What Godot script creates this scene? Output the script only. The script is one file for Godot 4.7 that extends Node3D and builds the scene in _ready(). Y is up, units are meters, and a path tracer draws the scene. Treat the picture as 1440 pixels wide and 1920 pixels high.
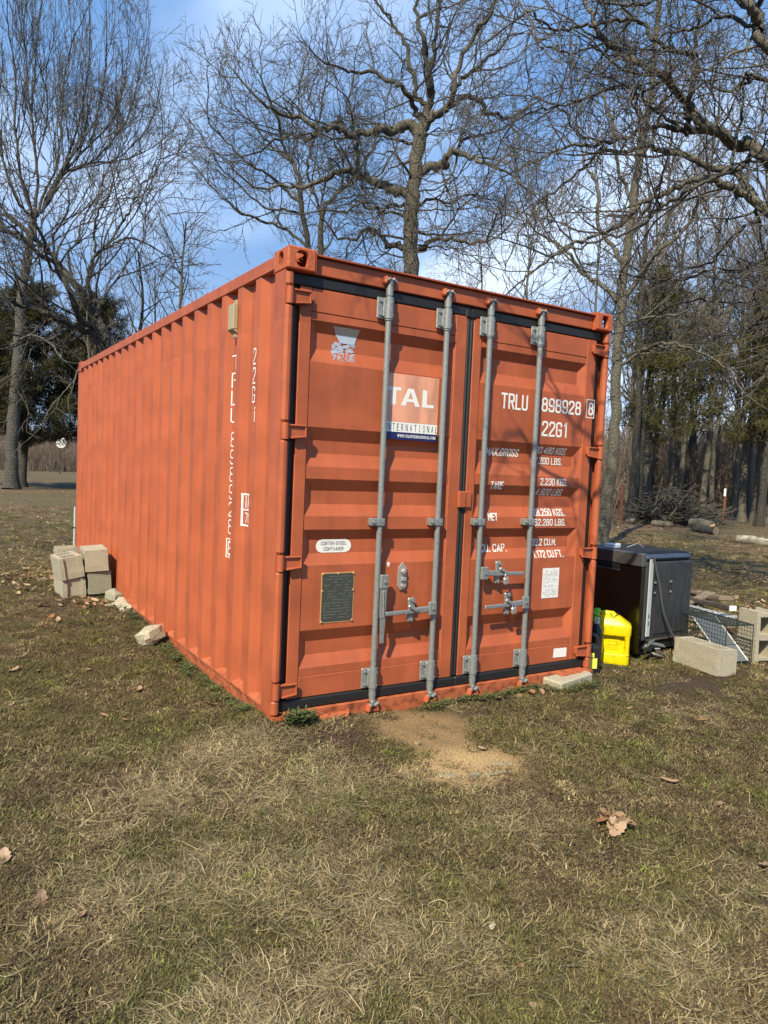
extends Node3D
# A red steel shipping container on a winter lawn, bare oaks and cedars behind it.
# x runs along the container's door end, y is up, z comes towards the viewer; the container's front left bottom corner is the origin.

const CAM := Vector3(-1.5634, 1.4663, 3.5126)
const CAM_X := Vector3(0.8472, 0.0439, 0.5295)
const CAM_Y := Vector3(-0.0062, 0.9973, -0.0728)
const CAM_Z := Vector3(-0.5312, 0.0584, 0.8452)
const FOCAL := 1373.1
const CW := 2.438
const CH := 2.591
const CL := 6.058

var rng := RandomNumberGenerator.new()
var fn := FastNoiseLite.new()
var fn2 := FastNoiseLite.new()
var mats := {}


func _ready() -> void:
	rng.seed = 7
	fn.seed = 3
	fn.frequency = 1.0
	fn.fractal_octaves = 3
	fn2.seed = 11
	fn2.frequency = 1.0
	fn2.fractal_octaves = 2
	build_camera_and_light()
	build_materials()
	build_ground()
	build_container()
	build_trees()
	build_objects()
	build_litter()


# ---------------------------------------------------------------- camera, sky, sun

func build_camera_and_light() -> void:
	var cam := Camera3D.new()
	cam.name = "camera"
	cam.fov = 69.918
	cam.near = 0.05
	cam.far = 600.0
	cam.transform = Transform3D(Basis(CAM_X, CAM_Y, CAM_Z).orthonormalized(), CAM)
	add_child(cam)
	cam.current = true

	var env := Environment.new()
	env.background_mode = Environment.BG_SKY
	env.tonemap_mode = Environment.TONE_MAPPER_LINEAR
	env.tonemap_exposure = 1.36
	env.sdfgi_enabled = true
	env.ssao_enabled = true
	env.ssil_enabled = true
	var sky := Sky.new()
	var sm := ProceduralSkyMaterial.new()
	sm.sky_top_color = lin(0.135, 0.295, 0.60)
	sm.sky_horizon_color = lin(0.48, 0.64, 0.83)
	sm.sky_curve = 0.12
	sm.ground_bottom_color = lin(0.10, 0.085, 0.06)
	sm.ground_horizon_color = lin(0.30, 0.34, 0.38)
	sm.sky_cover = cloud_cover()
	sm.sky_cover_modulate = Color(1, 1, 1, 1)
	sm.sun_angle_max = 25.0
	sky.sky_material = sm
	env.sky = sky
	var we := WorldEnvironment.new()
	we.name = "world_environment"
	we.environment = env
	add_child(we)

	var sun := DirectionalLight3D.new()
	sun.name = "sun"
	sun.light_energy = 1.6
	sun.light_color = Color(1.0, 0.945, 0.82)
	sun.light_angular_distance = 0.5
	sun.shadow_enabled = true
	var towards := Vector3(-0.87, 1.0, 0.60).normalized()
	sun.look_at_from_position(towards * 50.0, Vector3.ZERO, Vector3.UP)
	add_child(sun)


func cloud_cover() -> Texture2D:
	var w := 1024
	var h := 512
	var n := FastNoiseLite.new()
	n.seed = 21
	n.frequency = 1.15
	n.fractal_octaves = 5
	n.fractal_gain = 0.52
	var m := FastNoiseLite.new()
	m.seed = 5
	m.frequency = 0.8
	m.fractal_octaves = 3
	var data := PackedByteArray()
	data.resize(w * h * 4)
	var i := 0
	for y in h:
		var el := (0.5 - (y + 0.5) / h) * PI
		for x in w:
			var az := (x + 0.5) / w * TAU - PI * 0.5
			var a := 0.0
			if el > -0.02:
				var s := sin(el) + 0.16
				var p := Vector3(cos(az) * cos(el) / s, 0.0, sin(az) * cos(el) / s)
				var q := p * 0.55 + Vector3(3.0, 0, 1.0)
				q.x *= 2.1
				var f := n.get_noise_3dv(q) * 0.9 + m.get_noise_3dv(p * 0.7) * 0.7 - 0.12
				var dir := Vector3(cos(az) * cos(el), sin(el), sin(az) * cos(el))
				f += 0.75 * exp(-17.0 * dir.distance_squared_to(Vector3(0.33, 0.58, -0.74)))
				f += 0.55 * exp(-7.0 * dir.distance_squared_to(Vector3(0.80, 0.20, -0.56)))
				a = smoothstep(-0.10, 0.95, f) * 0.55
			data[i] = 240
			data[i + 1] = 238
			data[i + 2] = 226
			data[i + 3] = int(clampf(a, 0, 1) * 255.0)
			i += 4
	return ImageTexture.create_from_image(Image.create_from_data(w, h, false, Image.FORMAT_RGBA8, data))


# ---------------------------------------------------------------- helpers

static func lin(r: float, g: float, b: float) -> Color:
	return Color(r, g, b).linear_to_srgb()


# the point seen along the line of sight through (u, v) of the 1440 x 1920 survey photograph, a given distance away over the ground
func at(u: float, v: float, away: float) -> Vector3:
	var d := CAM_X * ((u - 720.0) / FOCAL) + CAM_Y * (-(v - 960.0) / FOCAL) - CAM_Z
	return CAM + d * (away / Vector2(d.x, d.z).length())


class MB:
	var v := PackedVector3Array()
	var n := PackedVector3Array()
	var c := PackedColorArray()
	var uv := PackedVector2Array()
	var t := PackedInt32Array()
	var col := Color(1, 1, 1)
	var use_uv := false

	func quad(a: Vector3, b: Vector3, d: Vector3, e: Vector3) -> void:   # counter-clockwise from outside
		var k := v.size()
		var nn := (d - a).cross(e - b).normalized()
		for p in [a, b, d, e]:
			v.append(p)
			n.append(nn)
			c.append(col)
		if use_uv:
			uv.append_array([Vector2(0, 1), Vector2(1, 1), Vector2(1, 0), Vector2(0, 0)])
		t.append_array([k, k + 2, k + 1, k, k + 3, k + 2])

	func tri(a: Vector3, b: Vector3, d: Vector3) -> void:
		var k := v.size()
		var nn := (b - a).cross(d - a).normalized()
		for p in [a, b, d]:
			v.append(p)
			n.append(nn)
			c.append(col)
		t.append_array([k, k + 2, k + 1])

	func oquad(a: Vector3, b: Vector3, d: Vector3, e: Vector3, inside: Vector3) -> void:
		if (d - a).cross(e - b).dot((a + d) * 0.5 - inside) < 0.0:
			quad(a, e, d, b)
		else:
			quad(a, b, d, e)

	func otri(a: Vector3, b: Vector3, d: Vector3, inside: Vector3) -> void:
		if (b - a).cross(d - a).dot((a + b + d) / 3.0 - inside) < 0.0:
			tri(a, d, b)
		else:
			tri(a, b, d)

	func box(x: Transform3D, size: Vector3, bev := 0.0) -> void:
		var h := size * 0.5
		var o := x.origin
		if bev <= 0.0:
			var p := []
			for i in 8:
				p.append(x * Vector3(h.x if i & 1 else -h.x, h.y if i & 2 else -h.y, h.z if i & 4 else -h.z))
			for f in [[0, 1, 3, 2], [4, 5, 7, 6], [0, 1, 5, 4], [2, 3, 7, 6], [0, 2, 6, 4], [1, 3, 7, 5]]:
				oquad(p[f[0]], p[f[1]], p[f[2]], p[f[3]], o)
			return
		bev = minf(bev, minf(h.x, minf(h.y, h.z)) * 0.9)
		var q := []
		for i in 8:
			var s := Vector3(1 if i & 1 else -1, 1 if i & 2 else -1, 1 if i & 4 else -1)
			q.append([x * (s * Vector3(h.x, h.y - bev, h.z - bev)), x * (s * Vector3(h.x - bev, h.y, h.z - bev)), x * (s * Vector3(h.x - bev, h.y - bev, h.z))])
		for f in [[0, 2, 6, 4, 0], [1, 3, 7, 5, 0], [0, 1, 5, 4, 1], [2, 3, 7, 6, 1], [0, 1, 3, 2, 2], [4, 5, 7, 6, 2]]:
			oquad(q[f[0]][f[4]], q[f[1]][f[4]], q[f[2]][f[4]], q[f[3]][f[4]], o)
		for e in [[0, 1], [2, 3], [4, 5], [6, 7]]:
			oquad(q[e[0]][1], q[e[1]][1], q[e[1]][2], q[e[0]][2], o)
		for e in [[0, 2], [1, 3], [4, 6], [5, 7]]:
			oquad(q[e[0]][0], q[e[1]][0], q[e[1]][2], q[e[0]][2], o)
		for e in [[0, 4], [1, 5], [2, 6], [3, 7]]:
			oquad(q[e[0]][0], q[e[1]][0], q[e[1]][1], q[e[0]][1], o)
		for i in 8:
			otri(q[i][0], q[i][1], q[i][2], o)

	func slab(lo: Vector3, hi: Vector3, bev := 0.0) -> void:
		box(Transform3D(Basis(), (lo + hi) * 0.5), (hi - lo).abs(), bev)

	func tube(pts: PackedVector3Array, radii: PackedFloat32Array, sides: int, cap := false) -> void:
		var m := pts.size()
		if m < 2:
			return
		var d := (pts[1] - pts[0]).normalized()
		var u := d.cross(Vector3.UP if absf(d.y) < 0.9 else Vector3.RIGHT).normalized()
		var k0 := v.size()
		for i in m:
			var dd := (pts[mini(i + 1, m - 1)] - pts[maxi(i - 1, 0)])
			if dd.length_squared() > 1e-12:
				d = dd.normalized()
			u = (u - d * u.dot(d)).normalized()
			var w := d.cross(u)
			for s in sides:
				var a := TAU * s / sides
				var nn := u * cos(a) + w * sin(a)
				v.append(pts[i] + nn * radii[i])
				n.append(nn)
				c.append(col)
		for i in m - 1:
			for s in sides:
				var a := k0 + i * sides + s
				var b := k0 + i * sides + (s + 1) % sides
				t.append_array([a, a + sides, b, b, a + sides, b + sides])
		if cap:
			for e in [0, m - 1]:
				var k := v.size()
				var nn := (pts[0] - pts[1]).normalized() if e == 0 else (pts[m - 1] - pts[m - 2]).normalized()
				v.append(pts[e])
				n.append(nn)
				c.append(col)
				for s in sides:
					v.append(v[k0 + e * sides + s])
					n.append(nn)
					c.append(col)
				for s in sides:
					if e == 0:
						t.append_array([k, k + 1 + s, k + 1 + (s + 1) % sides])
					else:
						t.append_array([k, k + 1 + (s + 1) % sides, k + 1 + s])

	func cyl(a: Vector3, b: Vector3, r0: float, r1: float, sides := 16) -> void:
		tube(PackedVector3Array([a, b]), PackedFloat32Array([r0, r1]), sides, true)

	# a convex outline in a plane, thickened: pts counter-clockwise in (x, y), from depth z0 (back) to z1 (front)
	func plate(pts: PackedVector2Array, x: Transform3D, z0: float, z1: float) -> void:
		var ids := Geometry2D.triangulate_polygon(pts)
		for i in range(0, ids.size(), 3):
			var a := pts[ids[i]]
			var b := pts[ids[i + 1]]
			var d := pts[ids[i + 2]]
			if (b - a).cross(d - a) < 0.0:
				var s := b
				b = d
				d = s
			tri(x * Vector3(a.x, a.y, z1), x * Vector3(b.x, b.y, z1), x * Vector3(d.x, d.y, z1))
			tri(x * Vector3(a.x, a.y, z0), x * Vector3(d.x, d.y, z0), x * Vector3(b.x, b.y, z0))
		var ccw := not Geometry2D.is_polygon_clockwise(pts)
		for i in pts.size():
			var a := pts[i]
			var b := pts[(i + 1) % pts.size()]
			if not ccw:
				var s := a
				a = b
				b = s
			quad(x * Vector3(a.x, a.y, z0), x * Vector3(b.x, b.y, z0), x * Vector3(b.x, b.y, z1), x * Vector3(a.x, a.y, z1))

	func mesh(m: Material) -> ArrayMesh:
		var arr := []
		arr.resize(Mesh.ARRAY_MAX)
		arr[Mesh.ARRAY_VERTEX] = v
		arr[Mesh.ARRAY_NORMAL] = n
		arr[Mesh.ARRAY_COLOR] = c
		if use_uv and uv.size() == v.size():
			arr[Mesh.ARRAY_TEX_UV] = uv
		arr[Mesh.ARRAY_INDEX] = t
		var out := ArrayMesh.new()
		out.add_surface_from_arrays(Mesh.PRIMITIVE_TRIANGLES, arr)
		out.surface_set_material(0, m)
		return out


func put(called: String, mb: MB, m: Material, parent: Node3D) -> MeshInstance3D:
	var o := MeshInstance3D.new()
	o.name = called
	o.mesh = mb.mesh(m)
	parent.add_child(o, true)
	return o


func tag(o: Node3D, label: String, category: String, group := "", kind := "") -> void:
	if label:
		o.set_meta("label", label)
	if category:
		o.set_meta("category", category)
	if group:
		o.set_meta("group", group)
	if kind:
		o.set_meta("kind", kind)


var names := {}

func numbered(called: String) -> String:
	var k: int = names.get(called, 0)
	names[called] = k + 1
	return called if k == 0 else "%s_%03d" % [called, k]


func thing(called: String, where: Vector3, label: String, category: String, group := "") -> Node3D:
	var o := Node3D.new()
	o.name = numbered(called)
	add_child(o)
	o.position = where
	tag(o, label, category, group)
	return o


func mm(called: String, mesh: Mesh, xs: Array, cols: Array, parent: Node3D) -> MultiMeshInstance3D:
	var m := MultiMesh.new()
	m.transform_format = MultiMesh.TRANSFORM_3D
	m.use_colors = not cols.is_empty()
	m.mesh = mesh
	m.instance_count = xs.size()
	for i in xs.size():
		m.set_instance_transform(i, xs[i])
		if not cols.is_empty():
			m.set_instance_color(i, cols[i])
	var o := MultiMeshInstance3D.new()
	o.name = called if parent != self else numbered(called)
	o.multimesh = m
	o.set_meta("kind", "stuff")
	parent.add_child(o, true)
	return o


func xf(p: Vector3, yaw := 0.0, pitch := 0.0, roll := 0.0, s := 1.0) -> Transform3D:
	return Transform3D(Basis.from_euler(Vector3(pitch, yaw, roll)).scaled(Vector3(s, s, s)), p)


func rv() -> Vector3:
	return Vector3(rng.randf_range(-1, 1), rng.randf_range(-1, 1), rng.randf_range(-1, 1))


func rr(a: float, b: float) -> float:
	return rng.randf_range(a, b)


# ---------------------------------------------------------------- materials

func noise_tex(freq: float, oct: int, ramp: Array, sd: int, size := 512, bump := 0.0, kind := FastNoiseLite.TYPE_SIMPLEX_SMOOTH) -> NoiseTexture2D:
	var n := FastNoiseLite.new()
	n.seed = sd
	n.noise_type = kind
	n.frequency = freq
	n.fractal_octaves = oct
	var x := NoiseTexture2D.new()
	x.width = size
	x.height = size
	x.seamless = true
	x.noise = n
	if bump > 0.0:
		x.as_normal_map = true
		x.bump_strength = bump
	else:
		var g := Gradient.new()
		var offs := PackedFloat32Array()
		var cols := PackedColorArray()
		for e in ramp:
			offs.append(e[0])
			cols.append(e[1])
		g.offsets = offs
		g.colors = cols
		x.color_ramp = g
	return x


func sm(key: String, albedo: Color, rough: float, metal := 0.0) -> StandardMaterial3D:
	var m := StandardMaterial3D.new()
	m.resource_name = key
	m.albedo_color = albedo
	m.roughness = rough
	m.metallic = metal
	mats[key] = m
	return m


func tri_tex(m: StandardMaterial3D, tex: Texture2D, scale: Vector3, world := true, bump: Texture2D = null, amount := 1.0) -> void:
	m.albedo_texture = tex
	m.uv1_triplanar = true
	m.uv1_world_triplanar = world
	m.uv1_scale = scale
	if bump:
		m.normal_enabled = true
		m.normal_texture = bump
		m.normal_scale = amount


func g1(x: float) -> Color:
	return Color(x, x, x)


func paint_texture() -> Texture2D:
	# weathered container paint: near-white modulation with faint vertical streaks, chalky blotches and small rust specks
	var w := 1024
	var n := FastNoiseLite.new()
	n.seed = 4
	n.frequency = 0.006
	n.fractal_octaves = 4
	var n2 := FastNoiseLite.new()
	n2.seed = 9
	n2.frequency = 0.02
	n2.fractal_octaves = 3
	var data := PackedByteArray()
	data.resize(w * w * 3)
	var i := 0
	for y in w:
		for x in w:
			var a := n.get_noise_2d(x, y) * 0.11 + n2.get_noise_2d(x * 1.6, y * 0.12) * 0.035
			var s := n2.get_noise_2d(x * 3.1 + 500.0, y * 3.1)
			var k := clampf(0.91 + a, 0.6, 1.0)
			var r := k
			var g := k
			var b := k
			if s > 0.66:
				var f := smoothstep(0.66, 0.76, s)
				r = lerpf(k, 0.55, f * 0.7)
				g = lerpf(k, 0.42, f * 0.7)
				b = lerpf(k, 0.40, f * 0.7)
			data[i] = int(r * 255)
			data[i + 1] = int(g * 255)
			data[i + 2] = int(b * 255)
			i += 3
	for k in 26:   # scratches down to pale primer
		var x0 := rng.randi_range(20, w - 60)
		var y0 := rng.randi_range(20, w - 120)
		var dx := rr(-0.6, 0.6)
		var pale := rng.randf() < 0.45
		for s in rng.randi_range(6, 46):
			var px := int(x0 + dx * s)
			if px > 0 and px < w:
				var j := ((y0 + s) * w + px) * 3
				data[j] = 255 if pale else 130
				data[j + 1] = 240 if pale else 100
				data[j + 2] = 230 if pale else 96
	return ImageTexture.create_from_image(Image.create_from_data(w, w, false, Image.FORMAT_RGB8, data))


func build_materials() -> void:
	var m := sm("orange_paint", lin(0.485, 0.116, 0.043), 0.6)
	tri_tex(m, paint_texture(), Vector3(0.45, 0.45, 0.45), true, noise_tex(0.012, 3, [], 8, 512, 1.2), 0.22)
	m = sm("worn_paint", lin(0.485, 0.118, 0.044), 0.65)
	tri_tex(m, noise_tex(0.035, 5, [[0.0, Color(0.42, 0.32, 0.30)], [0.12, Color(0.55, 0.45, 0.42)], [0.20, Color(0.88, 0.86, 0.84)], [0.72, g1(1.0)], [0.80, Color(1, 1, 1)]], 15), Vector3(2.2, 2.2, 2.2))
	m = sm("dusty_paint", lin(0.48, 0.135, 0.055), 0.8)
	tri_tex(m, noise_tex(0.02, 5, [[0.0, Color(0.55, 0.50, 0.45)], [0.45, Color(0.9, 0.85, 0.8)], [1.0, Color(1, 1, 1)]], 14), Vector3(1.2, 1.2, 1.2))
	m = sm("galvanised", lin(0.34, 0.36, 0.355), 0.42, 0.4)
	tri_tex(m, noise_tex(0.03, 4, [[0.0, g1(0.80)], [0.4, g1(0.90)], [0.6, g1(0.94)], [1.0, g1(1.0)]], 17), Vector3(3, 3, 3))
	sm("worn_steel", lin(0.40, 0.38, 0.36), 0.5, 0.4)
	sm("rubber", lin(0.012, 0.012, 0.013), 0.55)
	sm("dark_gap", lin(0.01, 0.008, 0.007), 0.9)
	sm("white_paint", lin(0.80, 0.80, 0.77), 0.6)
	sm("cream_film", lin(0.86, 0.40, 0.26), 0.45)
	tri_tex(mats["cream_film"], noise_tex(0.012, 4, [[0.0, g1(0.78)], [0.6, g1(0.97)], [1.0, g1(1.0)]], 33), Vector3(1.2, 0.3, 1.2))
	sm("navy_film", lin(0.008, 0.014, 0.10), 0.4)
	sm("black_print", lin(0.02, 0.02, 0.02), 0.6)
	sm("grey_print", lin(0.25, 0.26, 0.27), 0.6)
	sm("foil", lin(0.62, 0.64, 0.66), 0.28, 0.5)
	sm("brass", lin(0.66, 0.40, 0.17), 0.45, 0.3)
	m = sm("plate_dark", lin(0.075, 0.08, 0.068), 0.4, 0.3)
	sm("plate_print", lin(0.17, 0.175, 0.15), 0.5)
	sm("vent_beige", lin(0.36, 0.31, 0.20), 0.6)
	m = sm("concrete", lin(0.60, 0.545, 0.41), 0.95)
	tri_tex(m, noise_tex(0.06, 5, [[0.0, g1(0.45)], [0.4, g1(0.82)], [0.7, g1(0.96)], [1.0, g1(1.0)]], 41), Vector3(3, 3, 3), false, noise_tex(0.12, 4, [], 42, 512, 6.0), 0.9)
	m = sm("grey_concrete", lin(0.42, 0.41, 0.31), 0.95)
	tri_tex(m, mats["concrete"].albedo_texture, Vector3(3, 3, 3), false, mats["concrete"].normal_texture, 0.8)
	m = sm("crust", lin(0.42, 0.35, 0.215), 0.95)
	tri_tex(m, mats["concrete"].albedo_texture, Vector3(6, 6, 6), true, mats["concrete"].normal_texture, 0.8)
	m = sm("pale_stone", lin(0.58, 0.53, 0.39), 0.95)
	tri_tex(m, noise_tex(0.03, 5, [[0.0, g1(0.5)], [0.45, g1(0.9)], [1.0, g1(1.0)]], 44), Vector3(3, 3, 3), false, mats["concrete"].normal_texture, 1.0)
	m = sm("brown_stone", lin(0.34, 0.27, 0.16), 0.95)
	tri_tex(m, mats["pale_stone"].albedo_texture, Vector3(3, 3, 3), false, mats["concrete"].normal_texture, 1.0)
	m = sm("bark", lin(0.235, 0.215, 0.175), 0.95)
	tri_tex(m, noise_tex(0.035, 5, [[0.0, g1(0.32)], [0.40, g1(0.60)], [0.56, g1(0.72)], [0.66, Color(0.95, 0.96, 0.90)], [1.0, Color(1, 1, 0.95)]], 51), Vector3(2.2, 1.2, 2.2), false, noise_tex(0.04, 4, [], 52, 512, 8.0), 1.0)
	m = sm("speckled_bark", lin(0.20, 0.195, 0.17), 0.95)
	tri_tex(m, noise_tex(0.05, 5, [[0.0, g1(0.25)], [0.5, g1(0.42)], [0.58, g1(0.5)], [0.64, g1(1.0)], [1.0, g1(1.0)]], 57), Vector3(1.2, 0.8, 1.2), false, mats["bark"].normal_texture, 1.0)
	m = sm("dark_bark", lin(0.105, 0.098, 0.085), 0.95)
	tri_tex(m, mats["bark"].albedo_texture, Vector3(1.6, 0.6, 1.6), false, mats["bark"].normal_texture, 1.0)
	m = sm("limb_bark", lin(0.135, 0.125, 0.105), 0.95)
	tri_tex(m, mats["bark"].albedo_texture, Vector3(2.0, 1.2, 2.0), false, mats["bark"].normal_texture, 0.8)
	sm("twig_bark", lin(0.095, 0.088, 0.078), 0.9)
	sm("far_twig", lin(0.24, 0.19, 0.15), 0.9)
	m = sm("ground", Color(1, 1, 1), 1.0)
	m.vertex_color_use_as_albedo = true
	tri_tex(m, noise_tex(0.045, 5, [[0.0, Color(0.62, 0.60, 0.58)], [0.4, Color(0.82, 0.80, 0.78)], [0.6, Color(0.93, 0.92, 0.90)], [1.0, Color(1, 1, 1)]], 61, 1024), Vector3(1.3, 1.3, 1.3), true, noise_tex(0.11, 5, [], 62, 1024, 3.0), 0.6)
	for k in ["straw", "tinted"]:
		m = sm(k, Color(1, 1, 1), 0.9)
		m.vertex_color_use_as_albedo = true
	m = sm("leaf", Color(1, 1, 1), 0.8)
	m.vertex_color_use_as_albedo = true
	m.backlight_enabled = true
	m.backlight = Color(0.12, 0.07, 0.03)
	m = sm("needles", Color(1, 1, 1), 0.85)
	m.vertex_color_use_as_albedo = true
	m = sm("yellow_plastic", lin(0.78, 0.62, 0.0), 0.38)
	tri_tex(m, noise_tex(0.02, 4, [[0.0, Color(0.72, 0.66, 0.6)], [0.35, g1(0.95)], [1.0, g1(1.0)]], 71), Vector3(2, 2, 2), false)
	sm("mud", lin(0.10, 0.085, 0.05), 1.0)
	sm("black_plastic", lin(0.018, 0.018, 0.02), 0.35)
	sm("lime_plastic", lin(0.16, 0.55, 0.03), 0.4)
	sm("label_yellow", lin(0.75, 0.72, 0.10), 0.5)
	sm("black_stainless", lin(0.17, 0.16, 0.145), 0.2, 1.0)
	sm("band_grey", lin(0.13, 0.13, 0.135), 0.35, 0.5)
	m = sm("tub_grey", lin(0.045, 0.046, 0.05), 0.6)
	tri_tex(m, noise_tex(0.02, 4, [[0.0, g1(0.7)], [1.0, g1(1.0)]], 73), Vector3(1.5, 0.4, 1.5), false)
	sm("tub_top", lin(0.10, 0.12, 0.17), 0.25, 0.6)
	sm("hose_grey", lin(0.07, 0.07, 0.072), 0.6)
	sm("bright_steel", lin(0.62, 0.66, 0.68), 0.3, 0.8)
	sm("dull_zinc", lin(0.17, 0.185, 0.19), 0.55, 0.4)
	sm("cage_wire", lin(0.035, 0.05, 0.045), 0.5, 0.4)
	m = sm("grey_wood", lin(0.30, 0.24, 0.17), 0.9)
	tri_tex(m, noise_tex(0.02, 4, [[0.0, g1(0.45)], [0.5, g1(0.85)], [1.0, g1(1.0)]], 75), Vector3(0.6, 6, 6), false)
	m = sm("dark_wood", lin(0.12, 0.09, 0.07), 0.9)
	tri_tex(m, mats["grey_wood"].albedo_texture, Vector3(0.6, 6, 6), false)
	m = sm("flaked_white", lin(0.60, 0.60, 0.58), 0.7)
	tri_tex(m, noise_tex(0.03, 5, [[0.0, Color(0.2, 0.16, 0.14)], [0.42, Color(0.35, 0.3, 0.27)], [0.5, g1(0.95)], [1.0, g1(1.0)]], 77), Vector3(1, 4, 4), false)
	sm("plastic_white", lin(0.78, 0.80, 0.80), 0.45)
	sm("rust_red", lin(0.16, 0.045, 0.028), 0.8)
	sm("cut_wood", lin(0.56, 0.38, 0.20), 0.85)
	sm("pipe_pale", lin(0.42, 0.47, 0.47), 0.45)


# ---------------------------------------------------------------- ground

const STRAW_PATCHES := [   # x, z, radius along x, radius along z, strength: where the dead grass lies thickest
	[-0.29, 0.20, 0.38, 0.30, 1.0], [-0.12, 0.72, 0.62, 0.26, 1.0], [-0.73, 0.54, 0.40, 0.30, 0.7], [-0.65, 1.24, 0.33, 0.30, 1.0], [-1.0, 1.2, 0.25, 0.3, 0.8],
	[-0.35, 1.55, 0.30, 0.22, 0.9], [-0.30, 1.90, 0.26, 0.2, 0.9], [-0.82, 1.85, 0.30, 0.22, 0.9], [1.45, 0.75, 0.5, 0.3, 0.55], [0.35, 1.3, 0.7, 0.3, 0.5], [0.3, 2.2, 0.3, 0.3, 0.7], [2.6, 0.75, 0.6, 0.35, 0.6],
	[0.75, 2.1, 0.35, 0.3, 0.5], [1.1, 1.35, 0.3, 0.25, 0.35]]


func bell(x: float, z: float, cx: float, cz: float, rx: float, rz: float) -> float:
	var a := (x - cx) / rx
	var b := (z - cz) / rz
	return exp(-(a * a + b * b))


func lie(x: float, z: float) -> float:   # the lie of the land, without its clods
	var y := 0.05
	y += 0.05 * bell(x, z, -0.1, 0.0, 0.5, 0.5)
	y += 0.075 * smoothstep(-0.5, -3.6, z) * (1.0 - smoothstep(0.2, 1.5, x)) * (1.0 - smoothstep(8.0, 20.0, -z))
	y -= 0.03 * bell(x, z, 0.75, 0.75, 0.5, 0.35)
	y -= 0.065 * bell(x, z, 3.15, -0.42, 0.30, 0.30)
	y -= 0.015 * smoothstep(2.4, 3.4, x) * (1.0 - smoothstep(6.0, 10.0, x))
	var away := Vector2(x, z).length()
	y += 0.35 * fn2.get_noise_2d(x * 0.03, z * 0.03) * smoothstep(14.0, 60.0, away)
	return y


func ground_y(x: float, z: float) -> float:
	var f := 1.0 - smoothstep(12.0, 30.0, Vector2(x, z).length())
	var sand := bell(x, z, 0.68, 0.72, 0.42, 0.34)
	return lie(x, z) + (fn.get_noise_2d(x * 1.3, z * 1.3) * 0.022 + fn.get_noise_2d(x * 7.0 + 40.0, z * 7.0) * 0.012 * (1.0 - sand * 0.8)) * f


func sand_at(x: float, z: float) -> float:
	var w := fn.get_noise_2d(x * 2.2 + 9.0, z * 2.2) * 0.45 + fn.get_noise_2d(x * 9.0, z * 9.0) * 0.15
	var s := maxf(1.25 * bell(x, z, 0.67, 0.80, 0.42, 0.26), 1.1 * bell(x, z, 0.78, 0.38, 0.36, 0.42))
	s = maxf(s, 0.7 * bell(x, z, 0.90, 0.90, 0.30, 0.26))
	return smoothstep(0.12, 0.85, s + w * 0.34)


func soil_at(x: float, z: float) -> float:   # bare dark earth
	var s := bell(x, z, 0.30, 0.24, 0.42, 0.17)
	s = maxf(s, bell(x, z, 0.95, 0.25, 0.5, 0.14))
	s = maxf(s, bell(x, z, 3.0, 0.35, 0.9, 0.22))
	s = maxf(s, 0.8 * bell(x, z, 0.62, 1.75, 0.3, 0.16))
	s = maxf(s, 0.7 * bell(x, z, -0.3, 2.05, 0.25, 0.13))
	s = maxf(s, 0.75 * bell(x, z, -0.62, 0.12, 0.25, 0.14))
	s = maxf(s, 0.8 * bell(x, z, 4.3, -0.6, 1.2, 0.7))
	return smoothstep(0.25, 0.8, s + 0.3 * fn.get_noise_2d(x * 3.0 + 70.0, z * 3.0))


func straw_at(x: float, z: float) -> float:
	var s := 0.0
	for p in STRAW_PATCHES:
		s = maxf(s, p[4] * bell(x, z, p[0], p[1], p[2], p[3]))
	s = s * 1.05 - 0.10 + 0.30 * fn.get_noise_2d(x * 1.7 + 200.0, z * 1.7) + 0.40 * fn.get_noise_2d(x * 5.5 + 20.0, z * 5.5)
	return smoothstep(0.20, 0.80, s)


func moss_at(x: float, z: float) -> float:
	var s := 0.26 + 0.9 * fn.get_noise_2d(x * 1.2 - 90.0, z * 1.2) + 0.35 * fn.get_noise_2d(x * 5.0 - 30.0, z * 5.0)
	s += 0.3 * bell(x, z, -0.7, -1.2, 0.7, 1.2)
	return clampf(s, 0.0, 1.0)


func ground_color(x: float, z: float) -> Color:
	var away := Vector2(x - CAM.x, z - CAM.z).length()
	var c := Color(0.090, 0.063, 0.028).lerp(Color(0.074, 0.064, 0.017), moss_at(x, z))
	c = c.lerp(Color(0.15, 0.115, 0.06), straw_at(x, z) * 0.4)
	c = c.lerp(Color(0.062, 0.039, 0.020), soil_at(x, z) * 0.9)
	c = c.lerp(Color(0.30, 0.205, 0.10).lerp(Color(0.50, 0.355, 0.18), smoothstep(0.20, 0.95, bell(x, z, 0.68, 0.78, 0.42, 0.25) + 0.30 * fn.get_noise_2d(x * 6.0, z * 6.0))), sand_at(x, z))
	var far := smoothstep(9.0, 20.0, away)
	if far > 0.0:
		var leafy := smoothstep(-0.1, 0.35, fn.get_noise_2d(x * 0.22, z * 0.5 + 20.0))
		var f := Color(0.150, 0.112, 0.052).lerp(Color(0.185, 0.118, 0.066), leafy)
		f = f.lerp(Color(0.105, 0.100, 0.032), 0.6 * smoothstep(0.0, 0.3, fn.get_noise_2d(x * 0.35 + 50.0, z * 0.35)))
		c = c.lerp(f, far)
	if z < -9.0 and x > 10.0:
		c = c.lerp(Color(0.12, 0.075, 0.05), smoothstep(-9.0, -14.0, z - fn.get_noise_2d(x * 0.3, 3.0) * 2.0) * 0.8)
	return c


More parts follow.
